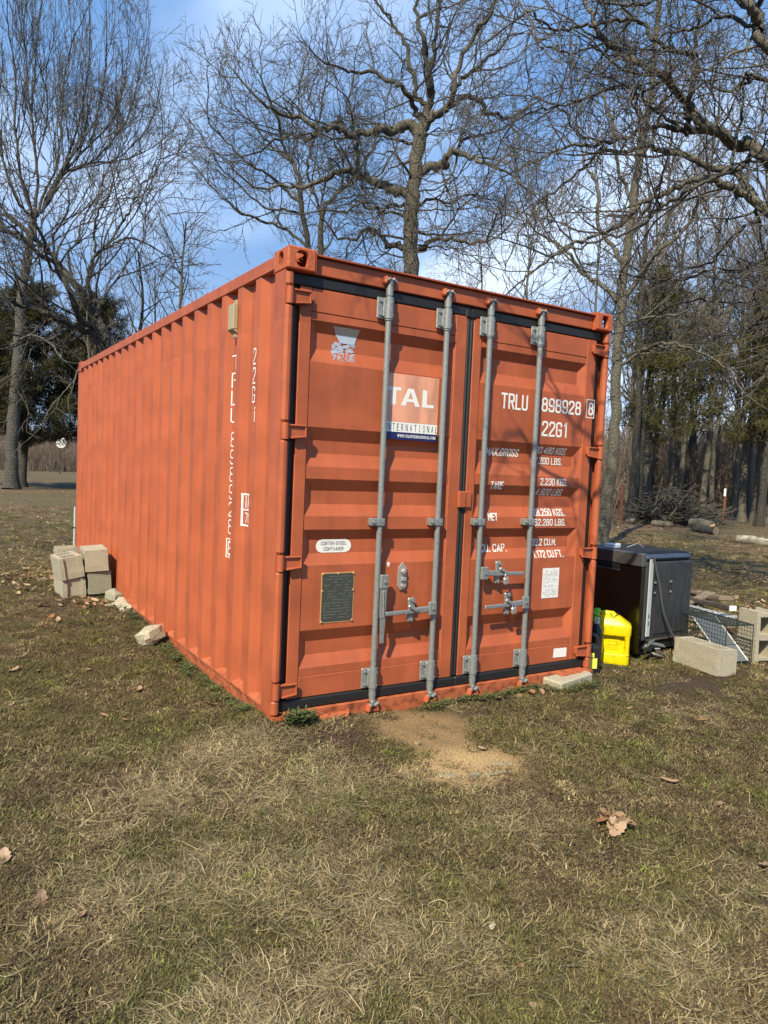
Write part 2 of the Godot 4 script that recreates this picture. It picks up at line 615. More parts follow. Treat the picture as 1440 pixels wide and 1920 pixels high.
func build_ground() -> void:
	var xs := PackedFloat32Array()
	var zs := PackedFloat32Array()
	var step := 0.04
	var a := -4.2
	while a > -260.0:
		xs.append(a)
		a -= step
		step *= 1.16
	xs.reverse()
	a = -4.2 + 0.032
	while a < 6.4:
		xs.append(a)
		a += 0.032
	step = 0.04
	while a < 260.0:
		xs.append(a)
		a += step
		step *= 1.13
	step = 0.045
	a = -5.2
	while a > -280.0:
		zs.append(a)
		a -= step
		step *= 1.12
	zs.reverse()
	a = -5.2 + 0.032
	while a < 3.9:
		zs.append(a)
		a += 0.032
	step = 0.05
	while a < 120.0:
		zs.append(a)
		a += step
		step *= 1.25
	var nx := xs.size()
	var nz := zs.size()
	var mb := MB.new()
	mb.v.resize(nx * nz)
	mb.n.resize(nx * nz)
	mb.c.resize(nx * nz)
	var k := 0
	for j in nz:
		for i in nx:
			var x := xs[i]
			var z := zs[j]
			mb.v[k] = Vector3(x, ground_y(x, z), z)
			mb.c[k] = ground_color(x, z)
			k += 1
	for j in nz:
		for i in nx:
			var l := mb.v[j * nx + maxi(i - 1, 0)]
			var r := mb.v[j * nx + mini(i + 1, nx - 1)]
			var d := mb.v[maxi(j - 1, 0) * nx + i]
			var u := mb.v[mini(j + 1, nz - 1) * nx + i]
			mb.n[j * nx + i] = (u - d).cross(r - l).normalized()
	mb.t.resize((nx - 1) * (nz - 1) * 6)
	k = 0
	for j in nz - 1:
		for i in nx - 1:
			var p := j * nx + i
			mb.t[k] = p
			mb.t[k + 1] = p + 1
			mb.t[k + 2] = p + nx
			mb.t[k + 3] = p + 1
			mb.t[k + 4] = p + nx + 1
			mb.t[k + 5] = p + nx
			k += 6
	var o := put("ground", mb, mats["ground"], self)
	tag(o, "worn winter lawn of moss, dead grass and bare earth around the container", "ground", "", "structure")


# ---------------------------------------------------------------- the container

const DOOR_Z := -0.052
const DOOR_DEPTH := 0.036
const RECESSES := [[2.243, 2.188, 2.098, 2.024], [1.677, 1.607, 1.537, 1.464], [1.398, 1.333, 1.259, 1.194], [1.121, 1.062, 0.987, 0.924], [0.567, 0.497, 0.422, 0.357]]
const SIDE_DEPTH := 0.036
const PITCH := 0.278
const SIDE_FIRST := -0.156     # the far edge of the first outer flat


# [z where an outer flat ends, slope end, slope start, next outer flat] for every corrugation of the long side
func side_corrugations() -> Array:
	var out := []
	var z := SIDE_FIRST
	for i in 21:
		out.append([z, z - 0.068, z - 0.138, z - 0.206])
		z -= PITCH
	return out


func side_x(z: float) -> float:
	for e in side_corrugations():
		if z < e[0] and z > e[3]:
			return 0.004 + SIDE_DEPTH * minf(clampf((e[0] - z) / 0.068, 0, 1), clampf((z - e[3]) / 0.068, 0, 1))
	return 0.004


func door_z(x: float, y: float, xa: float, xb: float) -> float:
	for e in RECESSES:
		if y < e[0] and y > e[3]:
			var d := minf(clampf((e[0] - y) / (e[0] - e[1]), 0, 1), clampf((y - e[3]) / (e[2] - e[3]), 0, 1))
			return DOOR_Z - DOOR_DEPTH * minf(d, clampf(minf(x - xa, xb - x) / 0.045, 0, 1))
	return DOOR_Z


func build_container() -> void:
	var box := thing("shipping_container", Vector3.ZERO, "rust-orange steel shipping container with corrugated sides and closed double doors", "shipping container")
	var paint: Material = mats["orange_paint"]
	# corner castings: hollow cast blocks with an oblong hole in each outer face
	for i in 8:
		var ix := i & 1
		var iy := (i >> 1) & 1
		var iz := (i >> 2) & 1
		put("corner_casting", casting(ix, iy, iz), mats["worn_paint"], box)
	# corner posts
	for i in 4:
		var ix := i & 1
		var iz := i >> 1
		var mb := MB.new()
		if iz == 0:
			var s := 1.0 if ix == 0 else -1.0
			var x0 := 0.0 if ix == 0 else CW
			# the broad outer plate, and the rounded bead along the door opening
			mb.slab(Vector3(x0 + s * 0.001, 0.12, -0.158), Vector3(x0 + s * 0.012, 2.472, -0.028))
			mb.slab(Vector3(x0 + s * 0.013, 0.12, -0.158), Vector3(x0 + s * 0.06, 2.472, -0.075))
			var gaps := [[0.12, 0.212], [0.298, 0.905], [0.990, 1.602], [1.686, 2.300], [2.386, 2.472]]
			for gp in gaps:
				mb.slab(Vector3(x0 + s * 0.002, gp[0], -0.06), Vector3(x0 + s * 0.050, gp[1], -0.008), 0.016)
		else:
			mb.slab(Vector3(absf(ix * CW - 0.001), 0.12, -CL + 0.002), Vector3(absf(ix * CW - 0.075), 2.472, -CL + 0.11), 0.01)
		put("corner_post", mb, paint, box)
	# long sides
	for side in 2:
		var mb := MB.new()
		var e := side_corrugations()
		var prof := PackedVector2Array([Vector2(0.004, -0.15)])
		for q in e:
			if q[3] < -CL + 0.11:
				break
			prof.append_array([Vector2(0.004, q[0]), Vector2(0.004 + SIDE_DEPTH, q[1]), Vector2(0.004 + SIDE_DEPTH, q[2]), Vector2(0.004, q[3])])
		prof.append(Vector2(0.004, -CL + 0.10))
		for k in prof.size() - 1:
			var p := prof[k]
			var q := prof[k + 1]
			if side == 0:
				mb.quad(Vector3(q.x, 0.146, q.y), Vector3(p.x, 0.146, p.y), Vector3(p.x, 2.52, p.y), Vector3(q.x, 2.52, q.y))
			else:
				mb.quad(Vector3(CW - p.x, 0.146, p.y), Vector3(CW - q.x, 0.146, q.y), Vector3(CW - q.x, 2.52, q.y), Vector3(CW - p.x, 2.52, p.y))
		var panel := put("side_panel", mb, paint, box)
		if side == 0:
			build_side_marks(panel)
		var s := 1.0 if side == 0 else -1.0
		var x0 := 0.0 if side == 0 else CW
		mb = MB.new()
		mb.slab(Vector3(x0 - s * 0.002, 2.495, -CL + 0.17), Vector3(x0 + s * 0.06, 2.566, -0.17), 0.004)
		put("top_rail", mb, paint, box)
		mb = MB.new()
		mb.slab(Vector3(x0 + s * 0.016, 0.0, -CL + 0.17), Vector3(x0 + s * 0.05, 0.128, -0.17), 0.004)
		mb.slab(Vector3(x0 + s * 0.003, 0.136, -CL + 0.13), Vector3(x0 + s * 0.06, 0.148, -0.13))
		# the little folded closures where each hollow meets the rail
		for q in e:
			if q[3] > -CL + 0.12:
				mb.oquad(Vector3(x0 + s * 0.0035, 0.149, q[0]), Vector3(x0 + s * 0.0035, 0.149, q[3]), Vector3(x0 + s * 0.039, 0.178, q[2]), Vector3(x0 + s * 0.039, 0.178, q[1]), Vector3(x0 + s * 0.1, 0.1, q[1]))
		put("bottom_rail", mb, mats["dusty_paint"] if side == 0 else paint, box)
	# far end, roof, floor
	var mb := MB.new()
	var x := 0.08
	while x < CW - 0.2:
		var w := 0.25
		mb.quad(Vector3(x + 0.06, 0.1, -CL + 0.05), Vector3(x, 0.1, -CL + 0.01), Vector3(x, 2.5, -CL + 0.01), Vector3(x + 0.06, 2.5, -CL + 0.05))
		mb.quad(Vector3(x + 0.12, 0.1, -CL + 0.05), Vector3(x + 0.06, 0.1, -CL + 0.05), Vector3(x + 0.06, 2.5, -CL + 0.05), Vector3(x + 0.12, 2.5, -CL + 0.05))
		mb.quad(Vector3(x + 0.18, 0.1, -CL + 0.01), Vector3(x + 0.12, 0.1, -CL + 0.05), Vector3(x + 0.12, 2.5, -CL + 0.05), Vector3(x + 0.18, 2.5, -CL + 0.01))
		mb.quad(Vector3(x + w, 0.1, -CL + 0.01), Vector3(x + 0.18, 0.1, -CL + 0.01), Vector3(x + 0.18, 2.5, -CL + 0.01), Vector3(x + w, 2.5, -CL + 0.01))
		x += w
	put("end_panel", mb, paint, box)
	mb = MB.new()
	mb.slab(Vector3(0.061, 2.548, -CL + 0.06), Vector3(CW - 0.061, 2.562, -0.12))
	put("roof_panel", mb, paint, box)
	mb = MB.new()
	mb.slab(Vector3(0.07, 0.13, -CL + 0.08), Vector3(CW - 0.07, 0.165, -0.16))
	put("floor", mb, mats["dark_wood"], box)
	# door header with its overhanging gutter lip
	mb = MB.new()
	mb.slab(Vector3(0.162, 2.474, -0.12), Vector3(CW - 0.162, 2.562, -0.034), 0.004)
	mb.slab(Vector3(0.164, 2.566, -0.14), Vector3(CW - 0.164, 2.574, -0.010))
	put("door_header", mb, paint, box)
	# sill, dirty from splashing rain
	mb = MB.new()
	mb.slab(Vector3(0.08, 0.0, -0.12), Vector3(CW - 0.08, 0.136, -0.022), 0.006)
	put("door_sill", mb, mats["dusty_paint"], box)
	mb = MB.new()
	mb.box(Transform3D(Basis.from_euler(Vector3(0.25, 0, 0.05)), Vector3(0.28, 0.082, 0.012)), Vector3(0.34, 0.008, 0.06), 0.003)
	mb.box(Transform3D(Basis.from_euler(Vector3(0.1, -0.5, 0.0)), Vector3(0.455, 0.082, 0.01)), Vector3(0.02, 0.05, 0.05), 0.004)
	put("bent_sill_flange", mb, paint, box)
	mb = MB.new()
	mb.box(Transform3D(Basis.from_euler(Vector3(0.12, 0, 0)), Vector3(2.26, 0.122, 0.0)), Vector3(0.30, 0.010, 0.07), 0.003)
	put("sill_flange", mb, mats["dusty_paint"], box)
	mb = MB.new()
	mb.slab(Vector3(0.06, 0.14, -0.13), Vector3(CW - 0.06, 2.47, -0.115))
	put("door_backing", mb, mats["dark_gap"], box)
	build_door(box, 0)
	build_door(box, 1)
	# keepers for the locking cams, on header and sill
	for bx in [0.632, 1.041, 1.370, 1.790]:
		for top in [true, false]:
			mb = MB.new()
			var y := 2.506 if top else 0.098
			var z0 := -0.036 if top else -0.024
			mb.box(Transform3D(Basis.from_euler(Vector3(0, 0.2, -0.25)), Vector3(bx - 0.030, y + (0.010 if top else -0.006), z0 + 0.016)), Vector3(0.026, 0.046, 0.034), 0.008)
			mb.box(Transform3D(Basis.from_euler(Vector3(0, 0, 0.3)), Vector3(bx + 0.030, y + (0.016 if top else -0.012), z0 + 0.012)), Vector3(0.014, 0.036, 0.026), 0.004)
			mb.box(Transform3D(Basis(), Vector3(bx - 0.004, y + (0.028 if top else -0.026), z0 + 0.006)), Vector3(0.06, 0.010, 0.014), 0.003)
			put("cam_keeper", mb, paint, box)


func casting(ix: int, iy: int, iz: int) -> MB:
	var mb := MB.new()
	var sx := Vector3(0.162, 0.118, 0.178)
	var lo := Vector3(0.0 if ix == 0 else CW - sx.x, 0.0 if iy == 0 else CH - sx.y, -sx.z if iz == 0 else -CL)
	var c := lo + sx * 0.5
	var out := Vector3(-1 if ix == 0 else 1, -1 if iy == 0 else 1, 1 if iz == 0 else -1)
	# outer faces with holes: the long side face, the end face and the top or bottom face
	var ends := Vector3(out.x, 0, 0)
	face_with_hole(mb, c + Vector3(out.x * sx.x * 0.5, 0, 0), ends, Vector3(0, 0, 1), Vector3.UP, sx.z * 0.5, sx.y * 0.5, 0.030, 0.042, c)
	face_with_hole(mb, c + Vector3(0, 0, out.z * sx.z * 0.5), Vector3(0, 0, out.z), Vector3(1, 0, 0), Vector3.UP, sx.x * 0.5, sx.y * 0.5, 0.036, 0.043, c)
	face_with_hole(mb, c + Vector3(0, out.y * sx.y * 0.5, 0), Vector3(0, out.y, 0), Vector3(1, 0, 0), Vector3(0, 0, 1), sx.x * 0.5, sx.z * 0.5, 0.032, 0.062, c)
	# closed inner faces
	var h := sx * 0.5
	var ox := -out.x * h.x
	mb.oquad(c + Vector3(ox, -h.y, -h.z), c + Vector3(ox, h.y, -h.z), c + Vector3(ox, h.y, h.z), c + Vector3(ox, -h.y, h.z), c)
	var oz := -out.z * h.z
	mb.oquad(c + Vector3(-h.x, -h.y, oz), c + Vector3(-h.x, h.y, oz), c + Vector3(h.x, h.y, oz), c + Vector3(h.x, -h.y, oz), c)
	var oy := -out.y * h.y
	mb.oquad(c + Vector3(-h.x, oy, -h.z), c + Vector3(-h.x, oy, h.z), c + Vector3(h.x, oy, h.z), c + Vector3(h.x, oy, -h.z), c)
	return mb


func face_with_hole(mb: MB, c: Vector3, nn: Vector3, u: Vector3, w: Vector3, hu: float, hw: float, ru: float, rw: float, inside: Vector3) -> void:
	var m := 24
	var outer := []
	var inner := []
	var deep := []
	var bev := 0.008
	for i in m:
		var a := TAU * i / m
		var dx := cos(a)
		var dy := sin(a)
		var k := minf((hu - bev) / maxf(absf(dx), 1e-6), (hw - bev) / maxf(absf(dy), 1e-6))
		outer.append(c + u * dx * k + w * dy * k)
		var p := u * signf(dx) * pow(absf(dx), 0.75) * ru + w * signf(dy) * pow(absf(dy), 0.75) * rw
		inner.append(c + p)
		deep.append(c + p - nn * 0.028)
	for i in m:
		var j := (i + 1) % m
		mb.oquad(outer[i], outer[j], inner[j], inner[i], c - nn)
		mb.oquad(inner[i], inner[j], deep[j], deep[i], c + u * 10.0 * 0.0 + (inner[i] - c) * 3.0)
	# square off the corners that the ring of rays leaves out, and round the rim
	for s in [[1, 1], [1, -1], [-1, 1], [-1, -1]]:
		var q: Vector3 = c + u * (hu - bev) * s[0] + w * (hw - bev) * s[1]
		var best1 := 0
		var b1 := INF
		var b2 := INF
		var best2 := 0
		for i in m:
			var d: Vector3 = outer[i] - c
			var on_u := absf(absf(d.dot(u)) - (hu - bev)) < 1e-4
			var dist := (outer[i] as Vector3).distance_to(q)
			if on_u and dist < b1:
				b1 = dist
				best1 = i
			if not on_u and dist < b2:
				b2 = dist
				best2 = i
		if b1 > 1e-5 and b2 > 1e-5:
			mb.otri(outer[best1], q, outer[best2], c - nn)
	for e in [[u, w, hu, hw], [-u, w, hu, hw], [w, u, hw, hu], [-w, u, hw, hu]]:
		var a: Vector3 = c + e[0] * (e[2] - bev) + e[1] * (e[3] - bev)
		var b: Vector3 = c + e[0] * (e[2] - bev) - e[1] * (e[3] - bev)
		var p: Vector3 = c + e[0] * e[2] * 0.9985 + e[1] * (e[3] - bev) - nn * bev
		var q: Vector3 = c + e[0] * e[2] * 0.9985 - e[1] * (e[3] - bev) - nn * bev
		mb.oquad(a, b, q, p, inside)
	for s in [[1, 1], [1, -1], [-1, 1], [-1, -1]]:
		mb.otri(c + u * (hu - bev) * s[0] + w * (hw - bev) * s[1], c + u * hu * s[0] + w * (hw - bev) * s[1] - nn * bev, c + u * (hu - bev) * s[0] + w * hw * s[1] - nn * bev, inside)


func build_door(box: Node3D, which: int) -> void:
	var paint: Material = mats["orange_paint"]
	var left := which == 0
	var x0 := 0.098 if left else 1.264     # door edges
	var x1 := 1.213 if left else 2.340
	var xa := 0.170 if left else 1.331     # sheet edges
	var xb := 1.125 if left else 2.252
	var y0 := 0.195
	var y1 := 2.408
	var st := 2.285
	var sb := 0.311
	# frame: stiles and rails a little proud of the pressed sheet
	var mb := MB.new()
	var fz := DOOR_Z + 0.005
	mb.slab(Vector3(x0, y0, -0.11), Vector3(xa - 0.002, y1, fz), 0.004)
	mb.slab(Vector3(xb + 0.002, y0, -0.11), Vector3(x1, y1, fz), 0.004)
	mb.slab(Vector3(xa - 0.001, st, -0.109), Vector3(xb + 0.001, y1 - 0.001, fz - 0.0015), 0.003)
	mb.slab(Vector3(xa - 0.001, y0 + 0.001, -0.109), Vector3(xb + 0.001, sb, fz - 0.0015), 0.003)
	var door := put("door", mb, paint, box)
	# the pressed sheet
	mb = MB.new()
	var prev := st - 0.002
	var tp := 0.045
	for e in RECESSES:
		mb.quad(Vector3(xa, e[0], DOOR_Z), Vector3(xb, e[0], DOOR_Z), Vector3(xb, prev, DOOR_Z), Vector3(xa, prev, DOOR_Z))
		var zi := DOOR_Z - DOOR_DEPTH
		var p := [Vector3(xa, e[0], DOOR_Z), Vector3(xb, e[0], DOOR_Z), Vector3(xb, e[3], DOOR_Z), Vector3(xa, e[3], DOOR_Z)]
		var q := [Vector3(xa + tp, e[1], zi), Vector3(xb - tp, e[1], zi), Vector3(xb - tp, e[2], zi), Vector3(xa + tp, e[2], zi)]
		mb.quad(q[0], q[1], p[1], p[0])
		mb.quad(q[3], q[2], q[1], q[0])
		mb.quad(p[3], p[2], q[2], q[3])
		mb.quad(p[3], q[3], q[0], p[0])
		mb.quad(q[2], p[2], p[1], q[1])
		prev = e[3]
	mb.quad(Vector3(xa, sb + 0.002, DOOR_Z), Vector3(xb, sb + 0.002, DOOR_Z), Vector3(xb, prev, DOOR_Z), Vector3(xa, prev, DOOR_Z))
	put("door_sheet", mb, paint, door)
	# rubber gasket round the leaf
	mb = MB.new()
	var gz := -0.046
	mb.slab(Vector3(0.056 if left else 1.239, 2.409, -0.10), Vector3(1.2385 if left else 2.382, 2.470, gz), 0.008)
	mb.slab(Vector3(0.056 if left else 1.239, 0.138, -0.10), Vector3(1.2385 if left else 2.382, 0.194, gz + 0.012), 0.008)
	if left:
		mb.slab(Vector3(0.056, 0.195, -0.11), Vector3(0.097, 2.408, gz - 0.02), 0.006)
		mb.slab(Vector3(1.214, 0.195, -0.11), Vector3(1.2382, 2.408, gz), 0.008)
		mb.box(Transform3D(Basis(), Vector3(1.236, 2.425, -0.05)), Vector3(0.085, 0.05, 0.02), 0.008)
	else:
		mb.slab(Vector3(2.341, 0.195, -0.11), Vector3(2.382, 2.408, gz - 0.012), 0.006)
		mb.slab(Vector3(1.2392, 0.195, -0.11), Vector3(1.2635, 2.408, gz - 0.001), 0.008)
	put("gasket", mb, mats["rubber"], door)
	# hinges
	for y in [0.255, 0.947, 1.644, 2.343]:
		mb = MB.new()
		var s := 1.0 if left else -1.0
		var px := 0.028 if left else CW - 0.028
		mb.cyl(Vector3(px, y - 0.043, -0.022), Vector3(px, y + 0.043, -0.022), 0.020, 0.020, 14)
		var x := Transform3D(Basis(Vector3(s, 0, 0), Vector3.UP, Vector3(0, 0, 1)), Vector3(px, y, 0))
		var shape := PackedVector2Array([Vector2(0.012, -0.034), Vector2(0.05, -0.040), Vector2(0.112, -0.026), Vector2(0.122, -0.014), Vector2(0.122, 0.026), Vector2(0.116, 0.032), Vector2(0.04, 0.036), Vector2(0.012, 0.036)])
		if not left:
			var flip := PackedVector2Array()
			for p in shape:
				flip.append(Vector2(-p.x, p.y))
			flip.reverse()
			shape = flip
			x = Transform3D(Basis(), Vector3(px, y, 0))
		mb.plate(shape, x, -0.044, -0.024)
		# raised rim along the blade
		mb.box(Transform3D(Basis(), Vector3(px + s * 0.072, y + 0.031, -0.020)), Vector3(0.10, 0.010, 0.016), 0.003)
		mb.box(Transform3D(Basis(Vector3(0, 0, 1), s * 0.12), Vector3(px + s * 0.078, y - 0.030, -0.020)), Vector3(0.09, 0.010, 0.016), 0.003)
		mb.box(Transform3D(Basis(), Vector3(px + s * 0.118, y, -0.021)), Vector3(0.010, 0.05, 0.014), 0.003)
		put("hinge", mb, paint, door)
	# lock rods with their brackets and cam ends
	var rods := [0.632, 1.041] if left else [1.370, 1.790]
	var rz := -0.022
	for bx in rods:
		mb = MB.new()
		mb.cyl(Vector3(bx, 0.13, rz), Vector3(bx, 2.48, rz), 0.0170, 0.0170, 16)
		put("lock_rod", mb, mats["galvanised"], door)
		for top in [true, false]:
			var y := 2.365 if top else 0.265
			mb = MB.new()
			mb.cyl(Vector3(bx, y - 0.058, rz), Vector3(bx, y + 0.058, rz), 0.0265, 0.0265, 18)
			mb.cyl(Vector3(bx, y - 0.068, rz), Vector3(bx, y - 0.059, rz), 0.0225, 0.0225, 18)
			mb.box(Transform3D(Basis(), Vector3(bx - 0.045, y - 0.002, -0.036)), Vector3(0.052, 0.118, 0.012), 0.005)
			mb.box(Transform3D(Basis(), Vector3(bx - 0.026, y, -0.030)), Vector3(0.02, 0.10, 0.022), 0.004)
			for yy in [-0.038, 0.036]:
				mb.cyl(Vector3(bx - 0.050, y + yy, -0.030), Vector3(bx - 0.050, y + yy, -0.020), 0.010, 0.008, 8)
				mb.cyl(Vector3(bx + 0.012, y + yy, rz + 0.016), Vector3(bx + 0.012, y + yy, rz + 0.027), 0.004, 0.004, 8)
			put("rod_bracket", mb, mats["galvanised"], door)
			mb = MB.new()
			var cy := 2.462 if top else 0.168
			var d := 1.0 if top else -1.0
			mb.cyl(Vector3(bx, cy - 0.03 * d, rz), Vector3(bx, cy, rz), 0.020, 0.022, 14)
			mb.cyl(Vector3(bx, cy, rz), Vector3(bx, cy + 0.035 * d, rz), 0.022, 0.016, 14)
			mb.box(Transform3D(Basis.from_euler(Vector3(0, 0.3, 0.2)), Vector3(bx + 0.004, cy + 0.046 * d, rz + 0.004)), Vector3(0.036, 0.036, 0.026), 0.008)
			mb.box(Transform3D(Basis.from_euler(Vector3(0, 0.1, -0.5 * d)), Vector3(bx + 0.020, cy + 0.056 * d, rz + 0.016)), Vector3(0.034, 0.015, 0.022), 0.004)
			mb.box(Transform3D(Basis.from_euler(Vector3(0, 0.1, 0.6 * d)), Vector3(bx - 0.016, cy + 0.060 * d, rz + 0.014)), Vector3(0.026, 0.013, 0.022), 0.004)
			put("cam_end", mb, mats["galvanised"], door)
		mb = MB.new()
		mb.box(Transform3D(Basis(), Vector3(bx - 0.002, 1.165, rz + 0.0185)), Vector3(0.048, 0.042, 0.007), 0.003)
		mb.box(Transform3D(Basis(), Vector3(bx + 0.0225, 1.165, rz - 0.006)), Vector3(0.007, 0.042, 0.05), 0.002)
		mb.box(Transform3D(Basis(), Vector3(bx - 0.048, 1.165, rz + 0.0165)), Vector3(0.048, 0.042, 0.007), 0.003)
		mb.box(Transform3D(Basis(), Vector3(bx - 0.045, 1.165, -0.032)), Vector3(0.03, 0.042, 0.05), 0.003)
		mb.cyl(Vector3(bx - 0.052, 1.165, rz + 0.019), Vector3(bx - 0.052, 1.165, rz + 0.031), 0.011, 0.009, 8)
		mb.cyl(Vector3(bx + 0.010, 1.165, rz + 0.020), Vector3(bx + 0.010, 1.165, rz + 0.025), 0.005, 0.005, 8)
		put("rod_guide", mb, mats["galvanised"], door)
	if left:
		build_left_door_fittings(door, xa, xb)
	else:
		build_right_door_fittings(door, xa, xb)


# a lock handle that runs from a rod; along: +1 to the right, -1 to the left, 0 hanging down
func lock_handle(door: Node3D, bx: float, y: float, along: int, length: float) -> void:
	var mb := MB.new()
	var z := 0.006
	if along == 0:
		mb.box(Transform3D(Basis(), Vector3(bx + 0.030, y, z)), Vector3(0.052, 0.080, 0.022), 0.004)
		mb.cyl(Vector3(bx + 0.032, y, z + 0.010), Vector3(bx + 0.032, y, z + 0.019), 0.009, 0.008, 8)
		mb.plate(PackedVector2Array([Vector2(-0.017, -0.21), Vector2(0.014, -0.21), Vector2(0.019, -0.04), Vector2(-0.019, -0.04)]), Transform3D(Basis(), Vector3(bx + 0.030, y, 0)), -0.004, 0.012)
		mb.box(Transform3D(Basis(Vector3(0, 0, 1), 0.02), Vector3(bx + 0.028, y - 0.13, 0.014)), Vector3(0.007, 0.16, 0.010), 0.003)
		mb.plate(PackedVector2Array([Vector2(-0.010, -0.355), Vector2(0.010, -0.355), Vector2(0.015, -0.212), Vector2(-0.015, -0.212)]), Transform3D(Basis(), Vector3(bx + 0.030, y, 0)), 0.001, 0.013)
	else:
		var s := float(along)
		mb.box(Transform3D(Basis(), Vector3(bx + s * 0.030, y, z)), Vector3(0.054, 0.080, 0.020), 0.004)
		mb.cyl(Vector3(bx + s * 0.030, y, z + 0.009), Vector3(bx + s * 0.030, y, z + 0.018), 0.009, 0.008, 8)
		mb.box(Transform3D(Basis(Vector3(0, 0, 1), -s * 0.05), Vector3(bx + s * 0.105, y - 0.003, z)), Vector3(0.11, 0.036, 0.014), 0.005)
		mb.box(Transform3D(Basis(Vector3(0, 0, 1), -s * 0.02), Vector3(bx + s * (0.16 + (length - 0.16) * 0.5), y - 0.010, z)), Vector3(length - 0.16, 0.024, 0.013), 0.004)
		# catch that clasps the handle, bolted to the door
		var cx := bx + s * 0.165
		mb.box(Transform3D(Basis(Vector3(0, 0, 1), 0.1), Vector3(cx, y + 0.032, -0.022)), Vector3(0.046, 0.075, 0.018), 0.006)
		mb.box(Transform3D(Basis(Vector3(0, 0, 1), -0.5), Vector3(cx + s * 0.012, y + 0.012, z + 0.012)), Vector3(0.075, 0.022, 0.014), 0.005)
		mb.box(Transform3D(Basis(), Vector3(cx - 0.008, y - 0.044, -0.020)), Vector3(0.042, 0.06, 0.02), 0.006)
		mb.cyl(Vector3(cx + 0.002, y + 0.056, -0.02), Vector3(cx + 0.002, y + 0.056, 0.0), 0.015, 0.012, 10)
		mb.cyl(Vector3(cx - 0.008, y - 0.058, -0.02), Vector3(cx - 0.008, y - 0.058, -0.002), 0.016, 0.013, 10)
	put("lock_handle", mb, mats["galvanised"], door)


func padlock(door: Node3D, x: float, y: float) -> void:
	var mb := MB.new()
	var arc := PackedVector3Array()
	var rad := PackedFloat32Array()
	for i in 9:
		var a := PI * i / 8.0
		arc.append(Vector3(x + cos(a) * 0.012, y + 0.02 + sin(a) * 0.022, 0.022))
		rad.append(0.0035)
	mb.tube(arc, rad, 8, true)
	mb.box(xf(Vector3(x, y - 0.004, 0.022), 0.0, 0.0, 0.1), Vector3(0.040, 0.044, 0.018), 0.006)
	put("padlock", mb, mats["bright_steel"], door)


